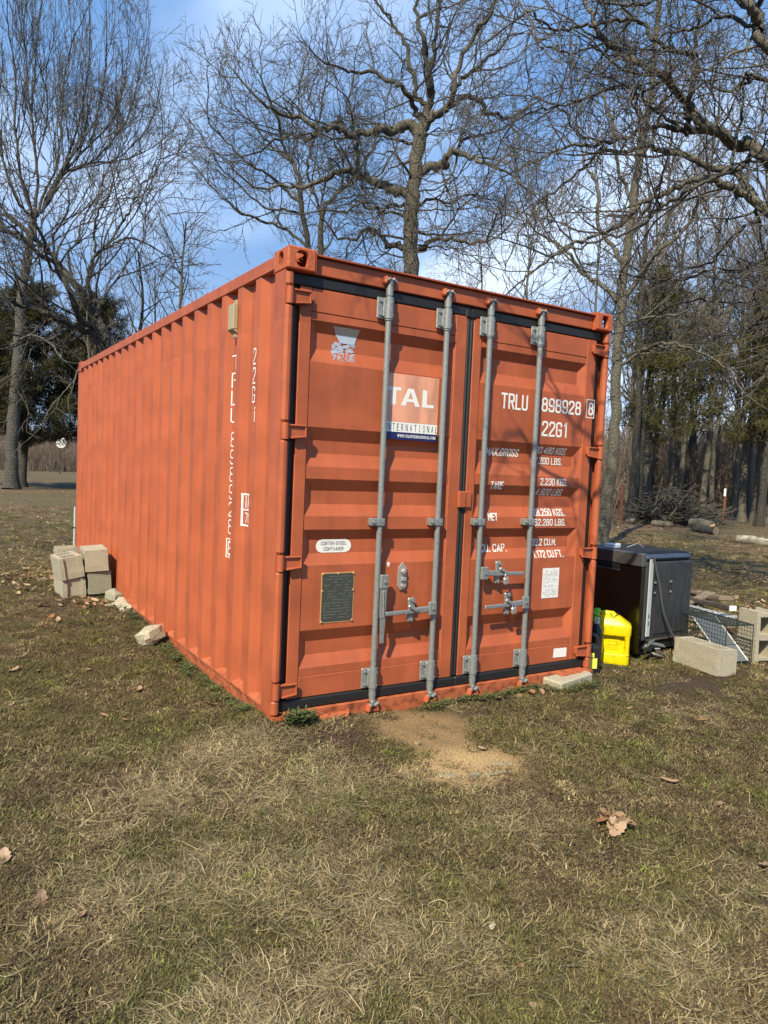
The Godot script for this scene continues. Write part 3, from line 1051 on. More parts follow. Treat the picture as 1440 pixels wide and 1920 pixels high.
func build_left_door_fittings(door: Node3D, xa: float, xb: float) -> void:
	lock_handle(door, 0.632, 0.825, 0, 0.35)
	lock_handle(door, 1.041, 0.648, -1, 0.36)
	# bare retainer plate where the hanging handle belongs
	var mb := MB.new()
	mb.plate(PackedVector2Array([Vector2(-0.030, -0.055), Vector2(-0.016, -0.078), Vector2(0.016, -0.078), Vector2(0.030, -0.055), Vector2(0.028, 0.05), Vector2(0.0, 0.083), Vector2(-0.028, 0.05)]), Transform3D(Basis(), Vector3(0.818, 0.842, DOOR_Z)), 0.001, 0.012)
	mb.box(xf(Vector3(0.818, 0.872, DOOR_Z + 0.02), 0, 0, 0.6), Vector3(0.030, 0.028, 0.02), 0.005)
	mb.cyl(Vector3(0.818, 0.786, DOOR_Z + 0.012), Vector3(0.818, 0.786, DOOR_Z + 0.026), 0.012, 0.010, 10)
	mb.box(xf(Vector3(0.822, 0.826, DOOR_Z + 0.018)), Vector3(0.034, 0.022, 0.012), 0.003)
	put("handle_retainer", mb, mats["worn_steel"], door)
	mb = MB.new()
	mb.plate(PackedVector2Array([Vector2(0, -0.018), Vector2(0.010, 0.0), Vector2(0.008, 0.012), Vector2(-0.008, 0.013), Vector2(-0.010, 0.002)]), Transform3D(Basis(), Vector3(0.722, 0.915, DOOR_Z)), 0.001, 0.002)
	put("bare_metal_chip", mb, mats["plastic_white"], door)
	# overlap tab between the leaves
	mb = MB.new()
	mb.slab(Vector3(1.196, 1.252, DOOR_Z + 0.006), Vector3(1.250, 1.352, DOOR_Z + 0.028), 0.004)
	mb.slab(Vector3(1.251, 1.252, DOOR_Z + 0.006), Vector3(1.300, 1.352, DOOR_Z + 0.020), 0.004)
	put("overlap_tab", mb, mats["orange_paint"], door)
	# owner's sticker: cream-orange panel, white band, navy band
	var zf := DOOR_Z + 0.002
	mb = MB.new()
	mb.slab(Vector3(0.655, 1.742, DOOR_Z + 0.0005), Vector3(1.024, 2.016, zf))
	var st := put("sticker", mb, mats["cream_film"], door)
	mb = MB.new()
	mb.slab(Vector3(0.655, 1.684, DOOR_Z + 0.0005), Vector3(1.024, 1.741, zf))
	put("sticker_band", mb, mats["white_paint"], door)
	mb = MB.new()
	mb.plate(PackedVector2Array([Vector2(0.655, 1.641), Vector2(1.014, 1.641), Vector2(1.024, 1.652), Vector2(1.024, 1.683), Vector2(0.655, 1.683)]), Transform3D(), door_z(0.8, 1.641, xa, xb) + 0.001, zf + 0.0005)
	put("sticker_strip", mb, mats["navy_film"], door)
	printed("sticker_lettering", "TAL", 0.655, 1.838, 0.336, 0.100, zf, mats["white_paint"], door, "Droid Sans", 800, 0.14)
	var word := "INTERNATIONAL"
	for i in word.length():
		var ww := 0.006 if word[i] == "I" else 0.015
		printed("sticker_lettering", word[i], 0.648 + i * 0.0304 - ww * 0.5 + 0.006, 1.692, ww, 0.040, zf, mats["black_print"], door, "Droid Sans", 400)
	printed("sticker_lettering", "WWW.TALINTERNATIONAL.COM", 0.742, 1.655, 0.272, 0.0165, zf + 0.0005, mats["white_paint"], door, "Droid Serif", 700)
	# torn silver sticker across the topmost pressing
	build_torn_sticker(door, xa, xb)
	# pill-shaped notice
	mb = MB.new()
	var pill := PackedVector2Array()
	for i in 24:
		var a := TAU * i / 24.0 - PI * 0.5
		pill.append(Vector2((0.074 if cos(a) > 0 else -0.074) + cos(a) * 0.037, sin(a) * 0.037))
	mb.plate(pill, Transform3D(Basis(), Vector3(0.376, 1.026, 0)), 0.0, 0.001)
	for i in mb.v.size():
		mb.v[i].z += door_z(mb.v[i].x, 1.026, xa, xb) + 0.002
	mb = MB.new()
	var rows := 12
	for k in rows:   # follow the pressing, in horizontal strips
		var ya := -0.037 + 0.074 * k / rows
		var yb := -0.037 + 0.074 * (k + 1) / rows
		var wa := 0.074 + sqrt(maxf(0.0, 0.037 * 0.037 - ya * ya))
		var wb := 0.074 + sqrt(maxf(0.0, 0.037 * 0.037 - yb * yb))
		var za := door_z(0.376, 1.026 + ya, xa, xb) + 0.0016
		var zb := door_z(0.376, 1.026 + yb, xa, xb) + 0.0016
		mb.quad(Vector3(0.376 - wa, 1.026 + ya, za), Vector3(0.376 + wa, 1.026 + ya, za), Vector3(0.376 + wb, 1.026 + yb, zb), Vector3(0.376 - wb, 1.026 + yb, zb))
	put("oval_notice", mb, mats["white_paint"], door)
	stencil("notice_lettering", "CORTEN STEEL", 0.295, 1.031, 0.162, 0.020, 0.0032, mats["grey_print"], door, xa, xb, 0.0, 0.0026)
	stencil("notice_lettering", "CONTAINER", 0.313, 1.000, 0.126, 0.020, 0.0032, mats["grey_print"], door, xa, xb, 0.0, 0.0026)
	# riveted data plate
	mb = MB.new()
	mb.slab(Vector3(0.288, 0.600, DOOR_Z + 0.001), Vector3(0.497, 0.882, DOOR_Z + 0.003))
	put("data_plate_rim", mb, mats["brass"], door)
	mb = MB.new()
	mb.slab(Vector3(0.294, 0.606, DOOR_Z + 0.0032), Vector3(0.491, 0.876, DOOR_Z + 0.0045))
	put("data_plate", mb, mats["plate_dark"], door)
	mb = MB.new()
	for row in 15:
		var y := 0.858 - row * 0.0165
		var x := 0.306 + (0.03 if row in [0, 2, 8] else 0.0)
		while x < 0.478:
			var w := rr(0.006, 0.022)
			if rng.randf() < 0.75 and x + w < 0.482:
				mb.quad(Vector3(x, y, DOOR_Z + 0.0048), Vector3(x + w, y, DOOR_Z + 0.0048), Vector3(x + w, y + 0.0035, DOOR_Z + 0.0048), Vector3(x, y + 0.0035, DOOR_Z + 0.0048))
			x += w + 0.005
	put("data_plate_print", mb, mats["plate_print"], door)
	for p in [[0.296, 0.874], [0.392, 0.876], [0.489, 0.874], [0.295, 0.78], [0.490, 0.78], [0.296, 0.608], [0.489, 0.608]]:
		mb = MB.new()
		mb.cyl(Vector3(p[0], p[1], DOOR_Z + 0.003), Vector3(p[0], p[1], DOOR_Z + 0.009), 0.007, 0.005, 8)
		put("rivet", mb, mats["brass"], door)


func build_torn_sticker(door: Node3D, xa: float, xb: float) -> void:
	var mb := MB.new()
	var top := PackedVector2Array([Vector2(0.308, 2.226), Vector2(0.470, 2.232), Vector2(0.468, 2.185), Vector2(0.452, 2.142), Vector2(0.36, 2.142), Vector2(0.334, 2.185)])
	var rows := [[2.228, 0.306, 0.470], [2.212, 0.318, 0.471], [2.188, 0.334, 0.468], [2.165, 0.350, 0.460], [2.146, 0.362, 0.455]]
	for k in rows.size() - 1:
		var a: Array = rows[k]
		var b: Array = rows[k + 1]
		var za := door_z(0.4, a[0], xa, xb) + 0.004
		var zb := door_z(0.4, b[0], xa, xb) + 0.004
		mb.quad(Vector3(b[1], b[0], zb), Vector3(b[2], b[0], zb), Vector3(a[2], a[0], za), Vector3(a[1], a[0], za))
	put("torn_sticker", mb, mats["foil"], door)
	mb = MB.new()
	for k in 150:
		var y := 2.146 - pow(rng.randf(), 0.8) * 0.105
		var x := rr(0.312, 0.452)
		var f := (2.146 - y) / 0.105
		var s := lerpf(0.014, 0.004, f) * rr(0.5, 1.2)
		var z := door_z(x, y, xa, xb) + 0.0014 + k * 0.000006
		var pts := []
		var m := rng.randi_range(3, 5)
		var a0 := rng.randf() * TAU
		for i in m:
			var a := a0 + TAU * i / m
			var px := x + cos(a) * s * rr(0.6, 1.2)
			var py := y + sin(a) * s * 0.8 * rr(0.5, 1.2)
			pts.append(Vector3(px, py, door_z(px, py, xa, xb) + 0.0014 + k * 0.000006))
		for i in range(1, m - 1):
			mb.tri(pts[0], pts[i], pts[i + 1])
	var o := put("sticker_shreds", mb, mats["foil"], door)
	o.set_meta("kind", "stuff")


func build_right_door_fittings(door: Node3D, xa: float, xb: float) -> void:
	lock_handle(door, 1.370, 0.845, 1, 0.36)
	lock_handle(door, 1.790, 0.640, -1, 0.37)
	padlock(door, 1.568, 0.795)
	padlock(door, 1.648, 0.600)
	var white: Material = mats["white_paint"]
	stencil("lettering", "TRLU", 1.512, 1.882, 0.226, 0.100, 0.0135, white, door, xa, xb)
	stencil("lettering", "898928", 1.862, 1.890, 0.362, 0.092, 0.0135, white, door, xa, xb)
	stencil("lettering", "8", 2.292, 1.898, 0.048, 0.088, 0.0135, white, door, xa - 9.0, xb + 9.0, 0.0, 0.007)
	var mb := MB.new()
	for q in [[2.272, 1.878, 2.352, 1.884], [2.272, 2.000, 2.352, 2.006], [2.272, 1.8845, 2.278, 1.9995], [2.346, 1.8845, 2.352, 1.9995]]:
		mb.slab(Vector3(q[0], q[1], DOOR_Z + 0.0052), Vector3(q[2], q[3], DOOR_Z + 0.0065))
	put("lettering_frame", mb, white, door)
	stencil("lettering", "22G1", 1.874, 1.730, 0.228, 0.100, 0.0135, white, door, xa, xb)
	stencil("lettering", "MAX.GROSS", 1.436, 1.583, 0.272, 0.050, 0.0078, white, door, xa, xb, 0.06)
	stencil("lettering", "30.480 KGS.", 1.845, 1.614, 0.290, 0.046, 0.0068, white, door, xa, xb, 0.10)
	stencil("lettering", "67.200 LBS.", 1.824, 1.545, 0.286, 0.046, 0.0068, white, door, xa, xb)
	stencil("lettering", "TARE", 1.460, 1.370, 0.108, 0.050, 0.0075, white, door, xa, xb, 0.12)
	stencil("lettering", "2.230 KGS.", 1.888, 1.406, 0.250, 0.048, 0.0068, white, door, xa, xb)
	stencil("lettering", "4.920 LBS.", 1.868, 1.338, 0.250, 0.046, 0.0062, white, door, xa, xb, 0.16)
	stencil("lettering", "NET", 1.456, 1.170, 0.080, 0.048, 0.0078, white, door, xa, xb)
	stencil("lettering", "28.250 KGS.", 1.851, 1.202, 0.287, 0.047, 0.0070, white, door, xa, xb)
	stencil("lettering", "62.280 LBS.", 1.853, 1.136, 0.289, 0.046, 0.0070, white, door, xa, xb)
	stencil("lettering", "CU. CAP.", 1.430, 0.967, 0.220, 0.050, 0.0072, white, door, xa, xb)
	stencil("lettering", "33.2 CU.M.", 1.872, 0.998, 0.228, 0.048, 0.0068, white, door, xa, xb)
	stencil("lettering", "1.172 CU.FT.", 1.866, 0.920, 0.278, 0.048, 0.0068, white, door, xa, xb)
	# white test certificate with rows of small print
	mb = MB.new()
	mb.slab(Vector3(1.956, 0.645, DOOR_Z + 0.0008), Vector3(2.109, 0.848, DOOR_Z + 0.002))
	put("paper_label", mb, mats["white_paint"], door)
	mb = MB.new()
	for row in 20:
		var y := 0.832 - row * 0.0093
		if row in [10, 13]:
			continue
		var x := 1.964 + (0.02 if row in [0, 15, 19] else 0.0)
		var xe := 2.098 - (0.02 if row in [0, 15, 19] else 0.0)
		while x < xe:
			var w := rr(0.006, 0.02)
			if rng.randf() < (0.9 if row in [1, 16, 17] else 0.62):
				mb.quad(Vector3(x, y, DOOR_Z + 0.0024), Vector3(minf(x + w, xe), y, DOOR_Z + 0.0024), Vector3(minf(x + w, xe), y + 0.003, DOOR_Z + 0.0024), Vector3(x, y + 0.003, DOOR_Z + 0.0024))
			x += w + 0.004
	put("paper_label_print", mb, mats["grey_print"], door)
	mb = MB.new()
	mb.plate(PackedVector2Array([Vector2(2.094, 0.227), Vector2(2.219, 0.223), Vector2(2.221, 0.286), Vector2(2.098, 0.290)]), Transform3D(), DOOR_Z + 0.0042, DOOR_Z + 0.0052)
	put("blank_label", mb, mats["white_paint"], door)


func printed(called: String, what: String, x: float, y: float, w: float, h: float, z: float, m: Material, parent: Node3D, font := "Droid Sans", weight := 400, embolden := 0.0) -> void:
	var f: Font = SystemFont.new()
	f.font_names = PackedStringArray([font])
	f.font_weight = weight
	if embolden > 0.0:
		var v := FontVariation.new()
		v.base_font = f
		v.variation_embolden = embolden
		f = v
	var tm := TextMesh.new()
	tm.text = what
	tm.font = f
	tm.font_size = 48
	tm.pixel_size = 0.01
	tm.depth = 0.02
	tm.curve_step = 1.0
	tm.material = m
	var box := tm.get_aabb()
	var o := MeshInstance3D.new()
	o.name = called
	o.mesh = tm
	var s := Vector3(w / maxf(box.size.x, 1e-4), h / maxf(box.size.y, 1e-4), 0.03)
	o.scale = s
	o.position = Vector3(x - box.position.x * s.x, y - box.position.y * s.y, z + 0.0004)
	parent.add_child(o, true)


const GLYPHS := {
	"0": [[[.1, 0], [.4, 0], [.5, .1], [.5, .9], [.4, 1], [.1, 1], [0, .9], [0, .1], [.1, 0]]],
	"1": [[[.12, .84], [.27, 1], [.27, 0]]],
	"2": [[[0, .78], [0, .9], [.1, 1], [.4, 1], [.5, .9], [.5, .66], [0, .1], [0, 0], [.5, 0]]],
	"3": [[[0, .8], [0, .9], [.1, 1], [.4, 1], [.5, .9], [.5, .62], [.4, .53], [.2, .53]], [[.46, .47], [.5, .42], [.5, .1], [.4, 0], [.1, 0], [0, .1], [0, .2]]],
	"4": [[[.36, 0], [.36, 1], [0, .3], [.5, .3]]],
	"5": [[[.48, 1], [.04, 1], [.02, .56], [.38, .6], [.5, .48], [.5, .1], [.4, 0], [.1, 0], [0, .1], [0, .18]]],
	"6": [[[.5, .82], [.5, .9], [.4, 1], [.1, 1], [0, .9], [0, .1], [.1, 0], [.4, 0], [.5, .1], [.5, .46], [.4, .56], [.1, .56]]],
	"7": [[[0, 1], [.5, 1], [.18, 0]]],
	"8": [[[.1, .53], [0, .42], [0, .1], [.1, 0], [.4, 0], [.5, .1], [.5, .42], [.4, .53], [.1, .53]], [[.11, .57], [.02, .66], [.02, .9], [.12, 1], [.38, 1], [.48, .9], [.48, .66], [.39, .57]]],
	"9": [[[0, .18], [0, .1], [.1, 0], [.4, 0], [.5, .1], [.5, .9], [.4, 1], [.1, 1], [0, .9], [0, .54], [.1, .44], [.4, .44]]],
	"T": [[[0, 1], [.52, 1]], [[.26, .99], [.26, 0]]],
	"R": [[[0, 0], [0, 1], [.4, 1], [.5, .9], [.5, .6], [.4, .5], [.14, .5]], [[.3, .42], [.5, 0]]],
	"L": [[[0, 1], [0, 0], [.44, 0]]],
	"U": [[[0, 1], [0, .1], [.1, 0], [.4, 0], [.5, .1], [.5, 1]]],
	"G": [[[.5, .78], [.5, .9], [.4, 1], [.1, 1], [0, .9], [0, .1], [.1, 0], [.4, 0], [.5, .1], [.5, .46], [.28, .46]]],
	"M": [[[0, 0], [0, 1], [.3, .35], [.6, 1], [.6, 0]]],
	"A": [[[0, 0], [.26, 1], [.52, 0]], [[.19, .30], [.33, .30]]],
	"X": [[[0, 0], [.5, 1]], [[0, 1], [.5, 0]]],
	"O": [[[.1, 0], [.4, 0], [.5, .1], [.5, .9], [.4, 1], [.1, 1], [0, .9], [0, .1], [.1, 0]]],
	"S": [[[.5, .8], [.5, .9], [.4, 1], [.1, 1], [0, .9], [0, .62], [.5, .4], [.5, .1], [.4, 0], [.1, 0], [0, .1], [0, .2]]],
	"K": [[[0, 0], [0, 1]], [[.5, 1], [.04, .42]], [[.2, .6], [.52, 0]]],
	"B": [[[0, 0], [0, 1], [.38, 1], [.48, .9], [.48, .62], [.4, .53], [.14, .53]], [[.45, .47], [.5, .42], [.5, .1], [.4, 0], [.13, 0]]],
	"N": [[[0, 0], [0, 1], [.5, 0], [.5, 1]]],
	"E": [[[.46, 1], [0, 1], [0, 0], [.46, 0]], [[.01, .52], [.38, .52]]],
	"C": [[[.5, .78], [.5, .9], [.4, 1], [.1, 1], [0, .9], [0, .1], [.1, 0], [.4, 0], [.5, .1], [.5, .22]]],
	"P": [[[0, 0], [0, 1], [.4, 1], [.5, .9], [.5, .56], [.4, .46], [.14, .46]]],
	"F": [[[.46, 1], [0, 1], [0, 0]], [[.01, .52], [.38, .52]]],
	"I": [[[.1, 0], [.1, 1]]],
	".": [[[0, 0], [.06, 0]]],
}


# strokes of a word laid out from 0 to 1 across and 0 to 1 up
func strokes_of(what: String, slant := 0.0) -> Array:
	var out := []
	var x := 0.0
	for ch in what:
		if ch == " ":
			x += 0.38
			continue
		var wide := 0.0
		for s in GLYPHS[ch]:
			var line := PackedVector2Array()
			for p in s:
				line.append(Vector2(x + p[0] + slant * p[1], p[1]))
				wide = maxf(wide, p[0])
			out.append(line)
		x += wide + 0.27
	x -= 0.27
	for k in out.size():
		for i in out[k].size():
			out[k][i].x /= x
	return out


# a painted stroke: a mitred ribbon cut fine and laid on a surface by "place"
func ribbon(mb: MB, line: PackedVector2Array, half: float, place: Callable, lift: float) -> void:
	var pts := PackedVector2Array()
	for i in line.size() - 1:
		var m := maxi(1, int(ceil(line[i].distance_to(line[i + 1]) / 0.007)))
		for k in m:
			pts.append(line[i].lerp(line[i + 1], float(k) / m))
	pts.append(line[line.size() - 1])
	var closed := line[0].distance_to(line[line.size() - 1]) < 1e-5
	var left := []
	var right := []
	var n := pts.size()
	for i in n:
		var a := pts[i] - pts[i - 1] if i > 0 else (pts[0] - pts[n - 2] if closed else pts[1] - pts[0])
		var b := pts[i + 1] - pts[i] if i < n - 1 else (pts[1] - pts[0] if closed else pts[n - 1] - pts[n - 2])
		a = a.normalized()
		b = b.normalized()
		var t := (a + b).normalized()
		var w := Vector2(-t.y, t.x)
		var k := half / maxf(0.5, w.dot(Vector2(-a.y, a.x)))
		var p := pts[i]
		if not closed and i == 0:
			p -= b * half * 0.9
		if not closed and i == n - 1:
			p += a * half * 0.9
		left.append(place.call(p + w * k, lift))
		right.append(place.call(p - w * k, lift))
	for i in n - 1:
		mb.quad(right[i], right[i + 1], left[i + 1], left[i])


func stencil(called: String, what: String, x: float, y: float, w: float, h: float, thick: float, m: Material, parent: Node3D, xa: float, xb: float, slant := 0.0, lift := 0.0016) -> void:
	var mb := MB.new()
	var place := func(p: Vector2, l: float) -> Vector3: return Vector3(p.x, p.y, door_z(p.x, p.y, xa, xb) + l)
	var k := 0
	for s in strokes_of(what, slant):
		var line := PackedVector2Array()
		for p in s:
			line.append(Vector2(x + thick * 0.5 + p.x * (w - thick), y + thick * 0.5 + p.y * (h - thick)))
		ribbon(mb, line, thick * 0.5, place, lift + 0.0003 * (k % 2))
		k += 1
	put(called, mb, m, parent)


# lettering down the long side: one character below another
func build_side_marks(panel: Node3D) -> void:
	var white: Material = mats["white_paint"]
	var place := func(p: Vector2, l: float) -> Vector3: return Vector3(side_x(p.x) - l, p.y, p.x)
	var columns := [["TRLU", -0.853, 2.034, 0.107, 0.095], ["898928", -0.846, 1.565, 0.1075, 0.085], ["22G1", -0.432, 2.025, 0.107, 0.035]]
	for c in columns:
		var word: String = c[0]
		for i in word.length():
			var mb := MB.new()
			var k := 0
			var glyph := word[i]
			for s in GLYPHS[glyph]:
				var line := PackedVector2Array()
				for p in s:
					line.append(Vector2(c[1] + p[0] * 2.0 * c[4], c[2] - i * c[3] + p[1] * 0.084))
				if glyph == "1":   # mostly flaked off
					for q in [[0.0, 0.012], [0.022, 0.034], [0.045, 0.05], [0.068, 0.075]]:
						ribbon(mb, PackedVector2Array([Vector2(c[1] + 0.042, c[2] - i * c[3] + q[0]), Vector2(c[1] + 0.044, c[2] - i * c[3] + q[1])]), 0.005, place, 0.0016)
					continue
				ribbon(mb, line, 0.0042 if c[4] > 0.05 else 0.0042, place, 0.0016 + 0.0003 * (k % 2))
				k += 1
			put("lettering", mb, white, panel)
	var mb := MB.new()
	for s in GLYPHS["8"]:
		var line := PackedVector2Array()
		for p in s:
			line.append(Vector2(-0.842 + p[0] * 0.15, 0.895 + p[1] * 0.08))
		ribbon(mb, line, 0.007, place, 0.0016)
	ribbon(mb, PackedVector2Array([Vector2(-0.858, 0.878), Vector2(-0.745, 0.878), Vector2(-0.745, 0.992), Vector2(-0.858, 0.992), Vector2(-0.858, 0.878)]), 0.003, place, 0.0019)
	put("lettering", mb, white, panel)
	# approval mark: a framed i, c and 70
	mb = MB.new()
	ribbon(mb, PackedVector2Array([Vector2(-0.599, 1.10), Vector2(-0.450, 1.10)]), 0.005, place, 0.0016)
	ribbon(mb, PackedVector2Array([Vector2(-0.599, 1.283), Vector2(-0.450, 1.283)]), 0.005, place, 0.0016)
	ribbon(mb, PackedVector2Array([Vector2(-0.594, 1.108), Vector2(-0.594, 1.275)]), 0.007, place, 0.0018)
	ribbon(mb, PackedVector2Array([Vector2(-0.587, 1.192), Vector2(-0.450, 1.192)]), 0.004, place, 0.0020)
	ribbon(mb, PackedVector2Array([Vector2(-0.531, 1.20), Vector2(-0.531, 1.275)]), 0.004, place, 0.0022)
	ribbon(mb, PackedVector2Array([Vector2(-0.564, 1.210), Vector2(-0.564, 1.246)]), 0.007, place, 0.0018)
	ribbon(mb, PackedVector2Array([Vector2(-0.564, 1.262), Vector2(-0.564, 1.267)]), 0.007, place, 0.0018)
	ribbon(mb, PackedVector2Array([Vector2(-0.486, 1.25), Vector2(-0.494, 1.264), Vector2(-0.512, 1.264), Vector2(-0.520, 1.25), Vector2(-0.520, 1.222), Vector2(-0.512, 1.21), Vector2(-0.486, 1.21)]), 0.0035, place, 0.0018)
	ribbon(mb, PackedVector2Array([Vector2(-0.569, 1.172), Vector2(-0.538, 1.172), Vector2(-0.558, 1.118)]), 0.004, place, 0.0018)
	ribbon(mb, PackedVector2Array([Vector2(-0.494, 1.118), Vector2(-0.521, 1.118), Vector2(-0.526, 1.13), Vector2(-0.526, 1.16), Vector2(-0.521, 1.172), Vector2(-0.494, 1.172)]), 0.0035, place, 0.0018)
	put("approval_mark", mb, white, panel)
	# hooded air vent
	mb = MB.new()
	mb.box(xf(Vector3(-0.012, 2.33, -0.742)), Vector3(0.030, 0.15, 0.092), 0.004)
	mb.box(xf(Vector3(0.0, 2.415, -0.735)), Vector3(0.008, 0.035, 0.05), 0.003)
	mb.box(xf(Vector3(0.0, 2.225, -0.735)), Vector3(0.008, 0.035, 0.05), 0.003)
	mb.plate(PackedVector2Array([Vector2(-0.027, 2.2545), Vector2(0.002, 2.2345), Vector2(0.002, 2.2545)]), Transform3D(Basis(), Vector3(0, 0, -0.742)), -0.044, 0.044)
	for y in [2.42, 2.222]:
		mb.cyl(Vector3(-0.004, y, -0.735), Vector3(-0.010, y, -0.735), 0.006, 0.005, 8)
	put("air_vent", mb, mats["vent_beige"], panel)


# ---------------------------------------------------------------- trees

class Style:
	var gap := [0.42, 0.26]
	var length := [1.7, 0.8]
	var radius := [0.030, 0.014]
	var angle := [0.9, 0.9]
	var wander := 0.28
	var rise := 0.06
	var first := 0.18
	var levels := 2
	var spray := 0.9
	var spray_kind := 0
	var twig_gap := 0.52


var sprays := []


# a spray of fine twigs about a metre long that grows along +y
func make_spray(kind: int, sd: int) -> ArrayMesh:
	var r := RandomNumberGenerator.new()
	r.seed = sd
	var mb := MB.new()
	var wander := 0.34 if kind == 0 else (0.12 if kind == 1 else 0.2)
	var ang := 0.95 if kind == 0 else 0.6
	var thick := 0.55 if kind == 2 else 1.22
	var jobs := [[Vector3.ZERO, Vector3.UP, 1.0, 0.0095 * thick, 0]]
	while not jobs.is_empty():
		var j: Array = jobs.pop_back()
		var p: Vector3 = j[0]
		var d: Vector3 = j[1]
		var lv: int = j[4]
		var m := 7 if lv == 0 else (4 if lv == 1 else 2)
		var pts := PackedVector3Array([p])
		var rad := PackedFloat32Array([j[3]])
		for i in m:
			d = (d + Vector3(r.randf_range(-1, 1), r.randf_range(-1, 1), r.randf_range(-1, 1)) * wander + Vector3(0, 0.05, 0)).normalized()
			p += d * (j[2] / m)
			pts.append(p)
			rad.append(lerpf(j[3], maxf(j[3] * 0.45, 0.0034 * thick), float(i + 1) / m))
			if lv < 2 and (i > 0 or lv > 0):
				var kids := 1 if kind < 2 else 2
				if lv == 1:
					kids = 1 if r.randf() < 0.34 else 0
				for q in kids:
					if r.randf() < 0.88:
						var side := d.cross(Vector3(r.randf_range(-1, 1), r.randf_range(-1, 1), r.randf_range(-1, 1))).normalized()
						var a := ang * r.randf_range(0.6, 1.25)
						jobs.append([p, d * cos(a) + side * sin(a), (0.44 if lv == 0 else 0.17) * r.randf_range(0.6, 1.2) * (1.15 - 0.5 * i / m), (0.0068 if lv == 0 else 0.0046) * thick, lv + 1])
		mb.tube(pts, rad, 3)
	return mb.mesh(null)


class TreeBuild:
	var root: Node3D
	var twigs := [[], [], []]
	var base := Vector3.ZERO


func smooth_path(pts: Array, sub: int, jitter: float) -> PackedVector3Array:
	var out := PackedVector3Array()
	var n := pts.size()
	for i in n - 1:
		var p0: Vector3 = pts[maxi(i - 1, 0)]
		var p1: Vector3 = pts[i]
		var p2: Vector3 = pts[i + 1]
		var p3: Vector3 = pts[mini(i + 2, n - 1)]
		for k in sub:
			var t := float(k) / sub
			var q := p1.cubic_interpolate(p2, p0, p3, t)
			if i + k > 0:
				q += rv() * jitter
			out.append(q)
	out.append(pts[n - 1])
	return out


func wander_path(p: Vector3, d: Vector3, length: float, st: Style, seg := 0.22) -> PackedVector3Array:
	var m := clampi(int(length / seg), 3, 9)
	var out := PackedVector3Array([p])
	for i in m:
		d = (d + rv() * st.wander + Vector3(0, st.rise, 0)).normalized()
		p += d * (length / m)
		out.append(p)
	return out


func add_twig(tree: TreeBuild, p: Vector3, d: Vector3, s: float) -> void:
	var side := d.cross(rv()).normalized()
	var b := Basis(side, d, side.cross(d)).rotated(d, rng.randf() * TAU).scaled(Vector3(s, s, s))
	tree.twigs[rng.randi() % 3].append(Transform3D(b, p - tree.base))


func grow(mb: MB, tree: TreeBuild, pts: PackedVector3Array, r0: float, r1: float, st: Style, lv: int) -> void:
	var n := pts.size()
	var rad := PackedFloat32Array()
	var run := PackedFloat32Array([0.0])
	for i in n:
		rad.append(lerpf(r0, r1, pow(float(i) / (n - 1), 0.85)) * (1.0 + (rr(-0.07, 0.07) if lv == 0 else 0.0)))
		if i > 0:
			run.append(run[i - 1] + pts[i].distance_to(pts[i - 1]))
	var off := PackedVector3Array()
	for p in pts:
		off.append(p - tree.base)
	mb.tube(off, rad, 9 if r0 > 0.09 else (7 if r0 > 0.045 else (5 if lv == 1 else 4)))
	var total := run[n - 1]
	if lv >= st.levels:
		for i in range(1, n):
			if rng.randf() < st.twig_gap:
				var d := (pts[i] - pts[i - 1]).normalized()
				var side := d.cross(rv()).normalized()
				var a := rr(0.2, 0.95) if i < n - 1 else rr(0.0, 0.25)
				add_twig(tree, pts[i], (d * cos(a) + side * sin(a) + Vector3(0, st.rise * 1.5, 0)).normalized(), st.spray * rr(0.6, 1.15))
		return
	var kids := maxi(2, int(total * (1.0 - st.first) / st.gap[lv]))
	for k in kids:
		var t := lerpf(st.first, 0.98, (k + rng.randf()) / kids)
		var s := t * total
		var i := 0
		while i < n - 2 and run[i + 1] < s:
			i += 1
		var f := (s - run[i]) / maxf(run[i + 1] - run[i], 1e-5)
		var p := pts[i].lerp(pts[i + 1], f)
		var d := (pts[i + 1] - pts[i]).normalized()
		var side := d.cross(rv()).normalized()
		var a: float = st.angle[lv] * rr(0.6, 1.3)
		var dir := (d * cos(a) + side * sin(a) + Vector3(0, st.rise * 2.0, 0)).normalized()
		var r := minf(lerpf(rad[i], rad[i + 1], f) * 0.62, st.radius[lv] * rr(0.7, 1.2))
		var length: float = st.length[lv] * rr(0.55, 1.2) * (1.15 - 0.4 * t)
		grow(mb, tree, wander_path(p, dir, length, st), r, r * 0.45, st, lv + 1)
	var e := (pts[n - 1] - pts[n - 2]).normalized()
	grow(mb, tree, wander_path(pts[n - 1], e, st.length[lv] * 0.7, st), r1, r1 * 0.5, st, mini(lv + 1, st.levels))


func start_tree(called: String, base: Vector3, label: String, category: String, group := "") -> TreeBuild:
	var t := TreeBuild.new()
	t.base = base
	t.root = thing(called, base, label, category, group)
	return t


func add_trunk(tree: TreeBuild, pts: Array, r0: float, r1: float, m: String, jitter := 0.02, called := "trunk") -> PackedVector3Array:
	var path := smooth_path(pts, 5, jitter)
	var mb := MB.new()
	var off := PackedVector3Array()
	var rad := PackedFloat32Array()
	var n := path.size()
	for i in n:
		off.append(path[i] - tree.base)
		var t := float(i) / (n - 1)
		var flare := 1.0 + 0.55 * exp(-maxf(0.0, path[i].y - tree.base.y) / 0.22) if called == "trunk" else 1.0
		rad.append(lerpf(r0, r1, t) * (1.0 + rr(-0.05, 0.05)) * flare)
	mb.tube(off, rad, 14)
	put(called, mb, mats[m], tree.root)
	return path


